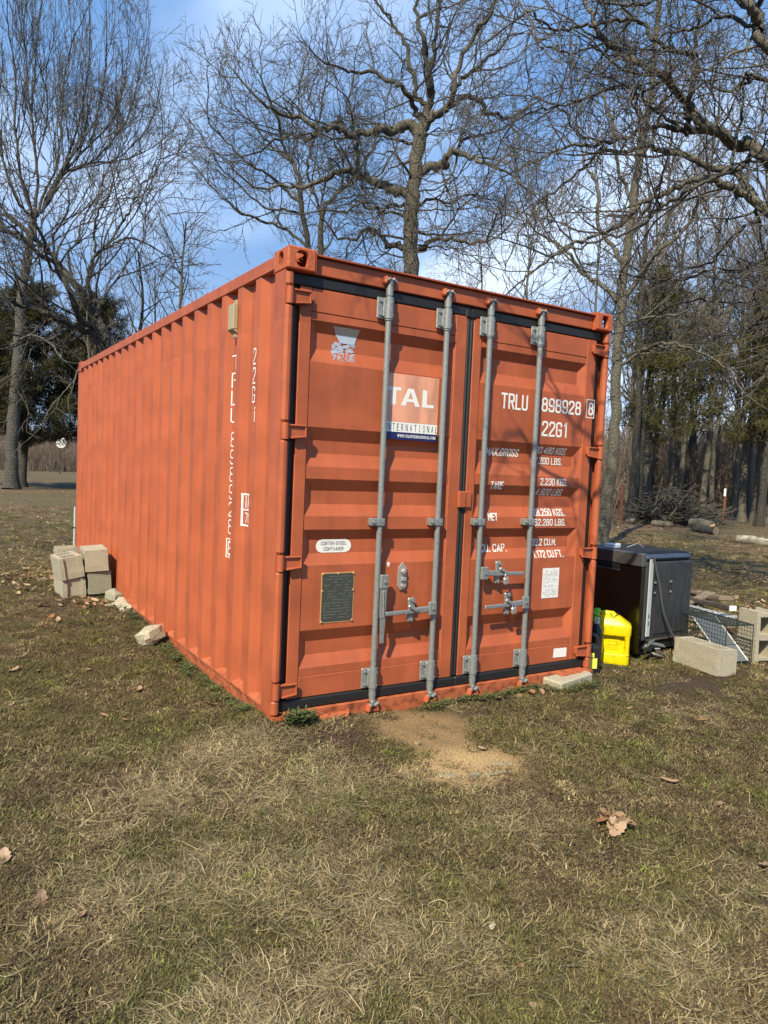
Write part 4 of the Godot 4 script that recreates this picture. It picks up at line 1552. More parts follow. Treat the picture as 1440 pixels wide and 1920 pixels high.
func add_limb(tree: TreeBuild, pts: Array, r0: float, r1: float, st: Style, m := "limb_bark", jitter := 0.035) -> void:
	var mb := MB.new()
	grow(mb, tree, smooth_path(pts, 4, jitter), r0, r1, st, 0)
	put("limb", mb, mats[m], tree.root)


func close_tree(tree: TreeBuild, st: Style, m := "twig_bark") -> void:
	for k in 3:
		if tree.twigs[k].is_empty():
			continue
		var o := mm("twigs", sprays[st.spray_kind * 3 + k], tree.twigs[k], [], tree.root)
		o.material_override = mats[m]


# a limb laid out through survey points: [u, v, distance] each
func path3(a: Array) -> Array:
	var out := []
	for p in a:
		out.append(at(p[0], p[1], p[2]))
	return out


# the same with points measured in an enlargement: [u, v] times 1/3 plus an offset, distance running from d0 to d1
func pathz(a: Array, ou: float, ov: float, d0: float, d1: float) -> Array:
	var out := []
	for i in a.size():
		var t := float(i) / maxf(1.0, a.size() - 1)
		out.append(at(ou + a[i][0] / 3.0, ov + a[i][1] / 3.0, lerpf(d0, d1, t) + sin(i * 1.7) * 0.15))
	return out


func ground_base(u: float, v: float, away: float) -> Vector3:
	var p := at(u, v, away)
	return Vector3(p.x, ground_y(p.x, p.z), p.z)


func build_trees() -> void:
	for kind in 3:
		for k in 3:
			sprays.append(make_spray(kind, 100 + kind * 10 + k))
	build_centre_oak()
	build_right_oak()
	build_corner_tree()
	build_twin_tree()
	build_leaning_tree()
	build_left_maple()
	build_cedars()
	build_woods()


func build_centre_oak() -> void:
	var st := Style.new()
	st.gap = [0.45, 0.24]
	st.length = [1.5, 0.62]
	st.radius = [0.026, 0.012]
	st.spray = 0.62
	st.wander = 0.38
	st.twig_gap = 0.8
	var D := 17.0
	var base := ground_base(768, 900, D)
	var t := start_tree("oak_tree", base, "gnarled bare oak with thick crooked limbs rising behind the middle of the container", "tree", "")
	var top := path3([[766, 700, D], [770, 520, D], [771, 417, D], [776, 366, D], [780, 300, D], [790, 247, D], [797, 222, D]])
	top.insert(0, base)
	add_trunk(t, top, 0.185, 0.14, "bark", 0.045)
	var L := [
		[[[930, 680], [900, 630], [860, 540], [800, 470], [690, 420], [600, 410], [500, 390]], 0.085, 0.03, -0.4],
		[[[945, 680], [950, 600], [900, 520], [880, 400], [840, 260], [780, 150], [700, 40]], 0.085, 0.03, 0.8],
		[[[955, 670], [990, 560], [960, 400], [940, 200], [900, 60], [910, -60]], 0.09, 0.03, -0.8],
		[[[960, 660], [985, 540], [985, 420], [1010, 260], [1030, 100], [1040, -80]], 0.085, 0.03, 0.5],
		[[[965, 675], [1020, 640], [1080, 600], [1110, 500], [1150, 350], [1220, 200], [1330, 60]], 0.11, 0.03, -1.2],
		[[[1080, 600], [1180, 550], [1260, 570], [1300, 630], [1380, 660], [1470, 640]], 0.08, 0.035, 1.0],
		[[[1105, 510], [1180, 430], [1260, 360], [1340, 300], [1430, 180]], 0.06, 0.025, 0.6],
		[[[920, 770], [850, 700], [780, 740], [710, 720], [640, 740], [540, 760], [440, 715], [360, 720], [250, 660], [150, 640], [40, 580]], 0.135, 0.03, -1.5],
		[[[540, 760], [470, 690], [400, 720], [300, 780], [200, 760], [80, 800]], 0.06, 0.025, -1.0],
		[[[890, 1100], [850, 1090], [770, 1070], [700, 1040], [640, 1010], [560, 970], [480, 960], [400, 1000], [300, 1040], [180, 1050], [50, 1060]], 0.15, 0.035, 1.5],
		[[[560, 975], [570, 880], [555, 780], [540, 680], [520, 600], [540, 480]], 0.055, 0.02, 0.4],
		[[[905, 980], [1000, 940], [1060, 930], [1080, 870], [1130, 850], [1220, 880], [1290, 920], [1400, 960]], 0.12, 0.03, -1.0],
		[[[1130, 850], [1190, 780], [1290, 760], [1400, 720]], 0.05, 0.02, 0.8],
		[[[865, 1400], [800, 1370], [740, 1380], [700, 1320], [620, 1290], [560, 1340], [450, 1330]], 0.085, 0.03, 1.3],
		[[[875, 1400], [940, 1390], [1000, 1350], [1100, 1345], [1200, 1370], [1300, 1350]], 0.08, 0.03, -1.0],
		[[[870, 1200], [800, 1150], [700, 1180], [600, 1150], [500, 1200], [380, 1180]], 0.05, 0.02, -1.4],
		[[[885, 1180], [980, 1120], [1080, 1150], [1180, 1100], [1300, 1120]], 0.045, 0.02, 1.4],
	]
	for q in L:
		add_limb(t, pathz(q[0], 480.0, 0.0, D, D + q[3]), q[1] * 0.92, q[2] * 0.95, st, "bark" if q[1] > 0.1 else "limb_bark", 0.06)
	# short crooked shoots and stubs along the bole
	for k in 14:
		var v := 250.0 + k * 18.0
		var p := at(777 - k * 0.6, v, D)
		var side := -1.0 if k % 2 else 1.0
		var e := at(777 + side * rr(40, 110), v - rr(-20, 60), D + rr(-1.2, 1.2))
		add_limb(t, [p, p.lerp(e, 0.45) + rv() * 0.25, e], rr(0.02, 0.045), 0.012, st, "limb_bark", 0.05)
	close_tree(t, st)


func build_right_oak() -> void:
	var st := Style.new()
	st.gap = [0.42, 0.34]
	st.length = [1.25, 0.6]
	st.radius = [0.015, 0.008]
	st.spray = 0.62
	st.wander = 0.30
	st.rise = 0.02
	var foot := Vector3(8.4, 0.0, -0.4)
	foot.y = ground_y(foot.x, foot.z)
	var t := start_tree("oak_tree", foot, "large lichened oak outside the right edge whose long limbs reach in over the container", "tree")
	add_trunk(t, [foot, foot + Vector3(-0.05, 1.5, 0), foot + Vector3(-0.12, 3.0, 0.05), foot + Vector3(-0.2, 4.6, 0.0), foot + Vector3(-0.1, 6.2, 0.1), foot + Vector3(0.1, 8.0, 0.2)], 0.36, 0.20, "bark", 0.02)
	var o := Vector2(960.0, 0.0)
	var hub_a := foot + Vector3(-0.15, 3.4, 0)
	var hub_b := foot + Vector3(-0.13, 2.9, 0)
	var hub_c := foot + Vector3(-0.15, 5.0, 0)
	var L := [
		[[[1440, 890], [1300, 830], [1180, 760], [1080, 690], [1000, 610], [940, 540], [860, 440], [760, 380], [640, 310], [540, 240], [480, 160], [430, 60], [380, -60]], 0.125, 0.025, 9.3, 8.2, hub_a],
		[[[1040, 740], [990, 730], [990, 620], [1020, 480], [1020, 340], [980, 290], [880, 270], [800, 230], [740, 140], [640, 105], [500, 130], [400, 130], [290, 170], [200, 150], [100, 60]], 0.062, 0.016, 9.1, 8.0, null],
		[[[1018, 470], [1030, 350], [1030, 250], [1050, 80], [1070, -40], [1060, -160]], 0.040, 0.016, 9.05, 9.2, null],
		[[[1080, 720], [1030, 740], [940, 735], [860, 715], [720, 730], [640, 780], [520, 800], [400, 770], [330, 700], [290, 620], [180, 560], [60, 540]], 0.060, 0.015, 9.1, 10.2, null],
		[[[1440, 1185], [1340, 1110], [1230, 1050], [1130, 1010], [1000, 1020], [880, 1080], [760, 1120], [650, 1230], [560, 1290], [420, 1340], [300, 1400], [150, 1500], [40, 1590]], 0.090, 0.015, 8.9, 8.4, hub_b],
		[[[1360, 1110], [1230, 960], [1120, 940], [1010, 890], [900, 850], [800, 830], [720, 830], [620, 860], [500, 820], [350, 820], [250, 850], [150, 910], [0, 970]], 0.075, 0.015, 8.9, 9.8, null],
		[[[1480, 930], [1300, 940], [1180, 970], [1040, 1050], [900, 1120], [800, 1190], [700, 1290], [560, 1330], [380, 1390], [200, 1440]], 0.055, 0.014, 8.2, 7.6, hub_a],
		[[[715, 830], [710, 680], [680, 560], [700, 480], [640, 400]], 0.034, 0.012, 9.4, 9.0, null],
		[[[940, 735], [850, 640], [740, 590], [720, 500], [600, 490], [450, 540], [300, 600], [130, 620], [0, 700]], 0.042, 0.013, 9.1, 8.6, null],
		[[[500, 830], [440, 900], [350, 1000], [230, 1080], [130, 1160], [60, 1280], [0, 1420]], 0.030, 0.012, 9.5, 9.0, null],
		[[[1450, 270], [1400, 190], [1370, 100], [1330, 20], [1290, -60]], 0.085, 0.05, 8.6, 8.4, hub_c],
		[[[1395, 170], [1390, 60], [1400, -60]], 0.06, 0.04, 8.5, 8.6, null],
		[[[1375, 170], [1250, 100], [1130, 95], [1000, 165], [880, 190], [760, 260], [640, 300]], 0.038, 0.014, 8.5, 9.0, null],
		[[[1330, 40], [1200, -30], [1050, -60], [900, -30], [760, 10], [600, 20], [420, -20]], 0.04, 0.014, 8.5, 8.2, null],
		[[[1450, 450], [1330, 460], [1200, 520], [1100, 480], [960, 500], [860, 560]], 0.04, 0.014, 8.4, 8.9, hub_c],
		[[[1470, 1230], [1380, 1250], [1290, 1280], [1200, 1370], [1120, 1480], [1000, 1500], [880, 1560]], 0.04, 0.013, 8.6, 9.6, hub_b],
		[[[1470, 1500], [1300, 1520], [1150, 1510], [1000, 1560], [860, 1580], [700, 1560]], 0.03, 0.012, 9.6, 10.5, hub_b],
		[[[1480, 1650], [1350, 1690], [1200, 1700], [1000, 1690], [800, 1780], [700, 1850]], 0.03, 0.012, 10.2, 11.0, hub_b],
		[[[1230, 960], [1250, 800], [1290, 640], [1300, 500], [1350, 380]], 0.035, 0.013, 8.9, 9.4, null],
		[[[860, 440], [780, 500], [640, 480], [520, 510], [400, 560], [250, 600]], 0.03, 0.012, 8.8, 9.4, null],
		[[[540, 240], [420, 270], [300, 290], [170, 240], [40, 100]], 0.026, 0.012, 8.6, 9.0, null],
	]
	for q in L:
		var p := pathz(q[0], o.x, o.y, q[3], q[4])
		if q[5] != null:
			p.insert(0, q[5])
		add_limb(t, p, q[1] * 0.62, q[2] * 0.72, st, "bark" if q[1] > 0.07 else "limb_bark", 0.025)
	# the limb that passes over the container's doors and throws its shadow on them
	var sp := Style.new()
	sp.gap = [0.75, 0.5]
	sp.length = [0.9, 0.4]
	sp.radius = [0.012, 0.007]
	sp.levels = 1
	sp.spray = 0.55
	sp.twig_gap = 0.3
	add_limb(t, [hub_c, Vector3(6.4, 6.3, 2.0), Vector3(4.4, 6.2, 3.0), Vector3(2.6, 5.9, 3.0), Vector3(1.3, 5.4, 2.6), Vector3(0.6, 4.95, 2.1), Vector3(0.12, 4.5, 1.75), Vector3(0.0, 4.12, 1.62), Vector3(-0.3, 4.15, 1.55), Vector3(-0.58, 4.32, 1.5)], 0.05, 0.012, sp, "limb_bark", 0.03)
	add_limb(t, [Vector3(0.6, 4.95, 2.1), Vector3(0.45, 4.62, 1.40), Vector3(0.33, 4.42, 1.34), Vector3(0.37, 4.27, 1.32), Vector3(0.28, 4.12, 1.30)], 0.016, 0.008, sp, "limb_bark", 0.02)
	add_limb(t, [Vector3(0.12, 4.5, 1.75), Vector3(-0.1, 4.45, 1.5), Vector3(-0.2, 4.6, 1.35), Vector3(-0.5, 4.7, 1.3)], 0.014, 0.007, sp, "limb_bark", 0.02)
	close_tree(t, st)


func build_corner_tree() -> void:
	var st := Style.new()
	st.gap = [0.5, 0.3]
	st.length = [1.7, 0.8]
	st.radius = [0.026, 0.011]
	st.spray = 0.8
	st.spray_kind = 1
	st.wander = 0.16
	st.twig_gap = 0.75
	st.rise = 0.14
	st.angle = [0.75, 0.7]
	var D := 16.2
	var base := ground_base(1128, 1010, D)
	var t := start_tree("hickory_tree", base, "tall bare tree whose pale trunk stands just past the container's right front corner", "tree")
	var top := path3([[1134, 960, D], [1143, 905, D], [1150, 860, D], [1154, 780, D], [1156, 690, D], [1162, 600, D], [1173, 490, D], [1186, 400, D], [1197, 310, D], [1214, 220, D], [1226, 120, D], [1236, 10, D], [1244, -120, D]])
	top.insert(0, base)
	add_trunk(t, top, 0.135, 0.05, "bark", 0.02)
	var o := Vector2(960.0, 0.0)
	for q in [
		[[[600, 1730], [680, 1600], [770, 1490], [830, 1400], [940, 1330], [1010, 1220], [1060, 1080], [1120, 900]], 0.06, 0.02, 16.2, 15.2],
		[[[590, 1700], [500, 1600], [400, 1540], [330, 1440], [260, 1380], [160, 1320], [90, 1240]], 0.055, 0.02, 16.2, 17.2],
		[[[625, 1500], [560, 1380], [480, 1250], [490, 1080], [440, 980], [400, 900], [380, 760]], 0.055, 0.02, 16.2, 17.0],
		[[[660, 1350], [720, 1230], [800, 1090], [860, 950], [900, 800], [920, 600]], 0.05, 0.02, 16.2, 15.4],
		[[[690, 1150], [620, 1000], [580, 850], [560, 700], [520, 520], [500, 350]], 0.045, 0.018, 16.2, 16.8],
		[[[720, 900], [800, 760], [850, 600], [880, 420], [860, 200], [880, 20]], 0.045, 0.016, 16.2, 15.6],
		[[[755, 720], [700, 560], [690, 400], [650, 220], [640, 40]], 0.04, 0.016, 16.2, 16.6],
		[[[600, 1850], [700, 1800], [820, 1780], [950, 1760], [1080, 1700], [1250, 1690]], 0.035, 0.014, 16.2, 14.6],
		[[[580, 2080], [700, 2000], [780, 1950], [900, 1930], [1000, 1960], [1120, 2020], [1240, 2100]], 0.045, 0.014, 16.2, 14.8],
		[[[585, 2060], [660, 1990], [760, 1970], [860, 1950], [960, 1980]], 0.03, 0.012, 16.2, 15.6],
	]:
		add_limb(t, pathz(q[0], o.x, o.y, q[3], q[4]), q[1], q[2], st, "bark", 0.03)
	close_tree(t, st)


func build_twin_tree() -> void:
	var st := Style.new()
	st.gap = [0.48, 0.28]
	st.length = [1.6, 0.7]
	st.radius = [0.030, 0.013]
	st.spray = 0.75
	st.wander = 0.36
	st.twig_gap = 0.8
	var D := 21.0
	var base := ground_base(590, 900, D)
	var t := start_tree("young_oak", base, "bare oak forking into two dark stems above the container's left front corner", "tree")
	add_trunk(t, [base, at(588, 700, D), at(590, 560, D)], 0.2, 0.16, "dark_bark", 0.02)
	var z := 480.0
	for q in [
		[[[330, 1680], [310, 1450], [260, 1200], [250, 1020], [200, 900], [150, 800], [110, 650], [60, 520]], 0.12, 0.03, 0.0, -1.0],
		[[[330, 1680], [360, 1400], [370, 1230], [400, 1150], [480, 1070], [560, 980], [640, 860], [700, 780]], 0.12, 0.03, 0.0, 1.0],
		[[[372, 1240], [340, 1120], [300, 1030], [290, 900], [330, 760], [370, 600], [400, 440]], 0.06, 0.025, 0.2, 0.8],
		[[[255, 1150], [150, 1050], [60, 980], [-60, 900], [-160, 800], [-260, 700]], 0.06, 0.025, -0.3, -1.0],
		[[[300, 1400], [180, 1300], [60, 1250], [-80, 1200], [-220, 1080], [-320, 960]], 0.06, 0.025, 0.0, 1.0],
		[[[265, 1210], [160, 1180], [40, 1160], [-100, 1040], [-240, 880], [-330, 730]], 0.05, 0.02, 0.0, 0.6],
		[[[480, 1070], [490, 920], [440, 780], [470, 640], [450, 470]], 0.05, 0.02, 0.6, 0.0],
		[[[250, 1020], [190, 900], [100, 830], [0, 720], [-110, 600], [-150, 480]], 0.055, 0.02, -0.4, 0.7],
		[[[560, 980], [640, 1010], [730, 940], [790, 820]], 0.04, 0.02, 0.7, 1.4],
		[[[200, 900], [230, 760], [200, 640], [240, 500], [280, 330]], 0.04, 0.018, -0.6, -0.4],
	]:
		add_limb(t, pathz(q[0], z, 0.0, D + q[3], D + q[4]), q[1] * 0.8, q[2] * 0.85, st, "limb_bark", 0.04)
	close_tree(t, st)


func build_leaning_tree() -> void:
	var st := Style.new()
	st.gap = [0.42, 0.28]
	st.length = [1.5, 0.75]
	st.radius = [0.026, 0.011]
	st.spray = 0.72
	st.wander = 0.26
	var D := 13.2
	var base := ground_base(222, 900, D)
	var t := start_tree("leaning_tree", base, "bare tree with dark stems leaning left from behind the container's far end", "tree")
	var crotch := at(212, 735, D)
	add_trunk(t, [base, at(220, 820, D), crotch], 0.17, 0.13, "dark_bark", 0.02)
	for q in [
		[[[590, 1890], [540, 1780], [480, 1670], [400, 1570], [330, 1480], [280, 1420], [200, 1350], [100, 1260], [0, 1200], [-120, 1130]], 0.10, 0.03, 0.0, 0.8],
		[[[590, 1890], [520, 1840], [450, 1790], [400, 1650], [350, 1560], [300, 1470], [210, 1430], [100, 1320], [-40, 1280]], 0.09, 0.03, 0.0, -0.8],
		[[[540, 1900], [470, 1860], [400, 1830], [300, 1780], [200, 1740], [100, 1710], [0, 1660], [-120, 1640]], 0.085, 0.035, 0.0, -1.0],
		[[[480, 1670], [490, 1600], [510, 1500], [540, 1430], [600, 1400], [660, 1360], [720, 1340], [800, 1360]], 0.055, 0.02, 0.1, 1.2],
		[[[600, 1400], [680, 1270], [720, 1200], [760, 1120], [800, 1040], [860, 990], [905, 880]], 0.04, 0.014, 0.5, 0.8],
		[[[330, 1480], [300, 1330], [370, 1200], [390, 1100], [350, 1000]], 0.035, 0.014, 0.2, 0.0],
		[[[400, 1570], [380, 1420], [440, 1360], [460, 1250], [520, 1150]], 0.035, 0.014, 0.1, 0.9],
		[[[540, 1430], [530, 1300], [560, 1180], [620, 1080], [650, 960]], 0.035, 0.014, 0.4, 0.2],
		[[[200, 1740], [120, 1640], [60, 1560], [0, 1500], [-60, 1420]], 0.03, 0.014, -0.4, -0.8],
		[[[300, 1790], [220, 1830], [150, 1900], [60, 1960], [-40, 1960]], 0.03, 0.014, -0.3, -1.2],
		[[[200, 1350], [180, 1230], [110, 1150], [60, 1050], [50, 930]], 0.035, 0.014, 0.4, 0.4],
		[[[540, 1780], [600, 1650], [680, 1560], [760, 1530], [860, 1480]], 0.035, 0.014, 0.1, 1.3],
	]:
		var p := pathz(q[0], 0.0, 0.0, D + q[3], D + q[4])
		if q[0][0][1] > 1880:
			p.insert(0, crotch)
		add_limb(t, p, q[1] * 0.72, q[2] * 0.8, st, "dark_bark" if q[1] > 0.07 else "limb_bark", 0.02)
	# thin pale sucker branches hanging by the far corner
	var sp := Style.new()
	sp.gap = [0.5, 0.4]
	sp.length = [0.7, 0.4]
	sp.radius = [0.010, 0.006]
	sp.levels = 1
	sp.spray = 0.5
	sp.twig_gap = 0.35
	add_limb(t, path3([[20, 648, 12.2], [60, 628, 12.0], [95, 645, 11.9], [112, 668, 11.8], [125, 680, 11.8]]), 0.022, 0.010, sp, "bark", 0.01)
	add_limb(t, path3([[146, 690, 11.9], [138, 715, 11.8], [120, 735, 11.8], [98, 760, 11.8], [84, 785, 11.8]]), 0.014, 0.007, sp, "bark", 0.01)
	close_tree(t, st)


func build_left_maple() -> void:
	var st := Style.new()
	st.gap = [0.5, 0.30]
	st.length = [2.2, 1.1]
	st.radius = [0.026, 0.012]
	st.spray = 1.0
	st.spray_kind = 1
	st.wander = 0.11
	st.twig_gap = 0.30
	st.rise = 0.16
	st.angle = [0.55, 0.6]
	var D := 24.0
	var base := ground_base(22, 912, 33.0)
	base = Vector3(base.x, ground_y(base.x, base.z), base.z)
	D = Vector2(base.x - CAM.x, base.z - CAM.z).length()
	var t := start_tree("maple_tree", base, "tall bare tree with fine upswept branches and speckled trunk at the far left", "tree")
	var top := path3([[22, 860, D], [27, 770, D], [33, 690, D], [38, 600, D], [46, 520, D], [56, 450, D], [66, 395, D]])
	top.insert(0, base)
	add_trunk(t, top, 0.26, 0.14, "speckled_bark", 0.03)
	for q in [
		[[[200, 1200], [210, 1000], [190, 800], [180, 600], [200, 400], [210, 200], [230, 40]], 0.12, 0.03, 0, 1],
		[[[210, 1220], [250, 1080], [300, 980], [340, 800], [350, 600], [370, 400], [420, 200]], 0.10, 0.03, 0, -1],
		[[[230, 1200], [300, 1040], [380, 880], [440, 700], [480, 520], [500, 330], [505, 120]], 0.10, 0.03, 0, 1],
		[[[240, 1180], [330, 1000], [420, 860], [500, 740], [560, 600], [590, 430], [600, 220]], 0.10, 0.03, 0, -2],
		[[[250, 1170], [340, 1000], [440, 880], [560, 760], [650, 640], [700, 480], [720, 300]], 0.09, 0.03, 0, 1.5],
		[[[260, 1160], [360, 980], [500, 920], [600, 830], [700, 700], [750, 560], [780, 420]], 0.09, 0.03, 0, -1.5],
		[[[270, 1150], [370, 970], [520, 920], [640, 900], [740, 820], [830, 720], [880, 600]], 0.08, 0.03, 0, 2],
		[[[300, 1090], [400, 970], [560, 925], [700, 900], [820, 850], [900, 800], [940, 760]], 0.06, 0.025, 0, 0],
		[[[190, 1220], [130, 1050], [100, 850], [80, 650], [90, 450], [60, 250], [40, 80]], 0.12, 0.03, 0, -1],
		[[[180, 1240], [90, 1100], [30, 950], [0, 750], [-20, 550], [-30, 350], [-40, 150]], 0.10, 0.03, 0, 1],
		[[[160, 1300], [40, 1200], [-60, 1050], [-120, 850], [-160, 600], [-170, 400]], 0.10, 0.03, 0, 0.5],
		[[[110, 1780], [30, 1650], [-60, 1560], [-160, 1500], [-260, 1380]], 0.07, 0.03, 0, 2],
		[[[130, 1560], [240, 1420], [330, 1340], [430, 1280], [540, 1240], [640, 1190]], 0.06, 0.025, 0, -2],
		[[[150, 1450], [260, 1320], [380, 1230], [500, 1160], [600, 1060], [700, 1010]], 0.06, 0.025, 0, 1],
		[[[185, 1000], [240, 800], [270, 620], [260, 430], [300, 220]], 0.05, 0.025, 0.5, 0],
		[[[190, 800], [130, 600], [150, 400], [130, 180], [150, 20]], 0.05, 0.025, 0.3, -0.5],
	]:
		add_limb(t, pathz(q[0], 0.0, 0.0, D + q[3], D + q[4]), q[1] * 0.58, q[2] * 0.7, st, "limb_bark", 0.03)
	close_tree(t, st)


# ---------------------------------------------------------------- evergreens

var cedar_sprays := []


func make_needle_spray(sd: int) -> ArrayMesh:
	var r := RandomNumberGenerator.new()
	r.seed = sd
	var mb := MB.new()
	for i in 30:
		var t := r.randf()
		var p := Vector3(r.randf_range(-0.10, 0.10), (t - 0.3) * 0.5, r.randf_range(-0.10, 0.10))
		var d := Vector3(r.randf_range(-1, 1), r.randf_range(-0.2, 1.0), r.randf_range(-1, 1)).normalized()
		var side := d.cross(Vector3(r.randf_range(-1, 1), r.randf_range(-1, 1), r.randf_range(-1, 1))).normalized()
		var l := r.randf_range(0.07, 0.17)
		var w := r.randf_range(0.008, 0.017)
		var shade := r.randf_range(0.7, 1.25)
		mb.col = Color(shade, shade, shade * r.randf_range(0.7, 1.0))
		mb.tri(p - side * w, p + side * w, p + d * l)
		var up := side.cross(d)
		mb.tri(p - up * w, p + up * w, p + d * l * 0.9)
	return mb.mesh(null)


func cedar(label: String, base: Vector3, height: float, wide: float, crown_from: float, r0: float, sparse: float, lean: Vector3, group := "") -> void:
	if cedar_sprays.is_empty():
		for k in 3:
			cedar_sprays.append(make_needle_spray(300 + k))
	var t := start_tree("cedar_tree", base, label, "cedar", group)
	var top := base + Vector3(0, height, 0) + lean
	add_trunk(t, [base, base.lerp(top, 0.25) + rv() * 0.06, base.lerp(top, 0.5) + rv() * 0.1, base.lerp(top, 0.75) + rv() * 0.1, top], r0, 0.03, "dark_bark", 0.02)
	var mb := MB.new()
	var xs := [[], [], []]
	var cs := [[], [], []]
	var n := int(height * 9)
	for k in n:
		var f := lerpf(crown_from, 0.97, (k + rng.randf()) / n)
		var p := base.lerp(top, f)
		var az := rng.randf() * TAU
		var reach := wide * pow(1.0 - (f - crown_from) / (1.0 - crown_from), 0.65) * rr(0.45, 1.15)
		if f < crown_from + 0.12:
			reach *= rr(0.5, 1.0)
		var d := Vector3(cos(az), rr(0.05, 0.5), sin(az)).normalized()
		var pts := PackedVector3Array([p - base])
		var rad := PackedFloat32Array([0.022])
		var q := p
		var m := 5
		for i in m:
			d = (d + rv() * 0.18 + Vector3(0, 0.03, 0)).normalized()
			q += d * reach / m
			pts.append(q - base)
			rad.append(lerpf(0.02, 0.005, float(i + 1) / m))
			if rng.randf() < sparse:
				for j in (6 if base.x < 8.0 else 3):
					var spot := q + rv() * 0.26 - base
					var b := Basis(Vector3.UP.cross(d).normalized(), d, Vector3.UP.cross(d).normalized().cross(d)).rotated(d, rng.randf() * TAU) * Basis.from_euler(rv() * 0.7)
					var s := rr(0.8, 1.5)
					var w := rng.randi() % 3
					xs[w].append(Transform3D(b.scaled(Vector3(s, s, s)), spot))
					var tone := rr(0.75, 1.2)
					if base.x > 8.0:
						tone *= 1.5
					cs[w].append(Color(0.062 * tone, 0.058 * tone, 0.020 * tone))
		mb.tube(pts, rad, 4)
	put("branches", mb, mats["dark_bark"], t.root)
	for w in 3:
		var o := mm("foliage", cedar_sprays[w], xs[w], cs[w], t.root)
		o.material_override = mats["needles"]


func build_cedars() -> void:
	cedar("dense dark cedar beside the speckled trunk at the far left, hanging low", ground_base(42, 908, 35.5), 8.7, 4.2, 0.20, 0.17, 1.0, Vector3(0.2, 0, 0))
	cedar("dark cedar half hidden behind the container's far top corner", ground_base(172, 900, 38.0), 9.0, 4.6, 0.20, 0.16, 0.95, Vector3(0, 0, 0))
	cedar("dark cedar at the left edge behind the speckled trunk", ground_base(-50, 900, 37.0), 8.6, 4.0, 0.24, 0.16, 0.95, Vector3(0, 0, 0))
	cedar("loose olive cedar just right of the pale trunk at the container's corner", ground_base(1196, 975, 27.0), 8.6, 2.2, 0.32, 0.12, 0.34, Vector3(0.3, 0, 0))
	cedar("loose olive cedar in the middle of the wood's edge", ground_base(1262, 968, 30.5), 9.0, 2.1, 0.38, 0.12, 0.18, Vector3(0, 0, 0))
	cedar("olive cedar at the right edge of the wood behind the steel post", ground_base(1424, 975, 28.0), 8.0, 2.0, 0.36, 0.12, 0.42, Vector3(0, 0, 0))
	cedar("thin cedar behind the brush pile left of the steel post", ground_base(1320, 962, 34.0), 8.6, 2.0, 0.38, 0.12, 0.2, Vector3(0, 0, 0))


# ---------------------------------------------------------------- the wood beyond

func plain_tree(called: String, label: String, group: String, base: Vector3, height: float, r0: float, crown_from: float, m: String, sd: int, lean := Vector3.ZERO) -> TreeBuild:
	rng.seed = sd
	var st := Style.new()
	st.gap = [0.62, 0.4]
	st.length = [1.5, 0.8]
	st.radius = [0.022, 0.011]
	st.spray = 0.95
	st.spray_kind = 1
	st.wander = 0.2
	st.rise = 0.10
	st.angle = [0.75, 0.7]
	st.levels = 1
	st.twig_gap = 0.30
	var t := start_tree(called, base, label, "tree", group)
	var path := add_trunk(t, [base, base + Vector3(rr(-0.1, 0.1), height * 0.25, rr(-0.1, 0.1)) + lean * 0.25, base + Vector3(rr(-0.2, 0.2), height * 0.5, rr(-0.2, 0.2)) + lean * 0.5, base + Vector3(rr(-0.3, 0.3), height * 0.75, rr(-0.3, 0.3)) + lean * 0.75, base + Vector3(0, height, 0) + lean], r0, r0 * 0.22, m, 0.03)
	var mb := MB.new()
	var n := int(height * 1.5)
	for k in n:
		var f := lerpf(crown_from, 0.98, (k + rng.randf()) / n)
		var p := path[clampi(int(f * (path.size() - 1)), 0, path.size() - 1)]
		var az := rng.randf() * TAU
		var d := Vector3(cos(az), rr(0.5, 1.5), sin(az)).normalized()
		var length := height * rr(0.18, 0.32) * (1.2 - 0.7 * f)
		grow(mb, t, wander_path(p, d, length, st, 0.5), r0 * 0.32 * (1.15 - 0.6 * f), 0.014, st, 0)
	put("branches", mb, mats["limb_bark"], t.root)
	close_tree(t, st, "far_twig")
	return t


func copy_tree(src: Node3D, where: Vector3, turn: float, s: float, label: String, group: String) -> Node3D:
	var o: Node3D = src.duplicate()
	o.name = numbered("bare_tree")
	add_child(o)
	o.position = where
	o.rotation.y = turn
	o.scale = Vector3(s, s, s)
	tag(o, label, "tree", group)
	return o


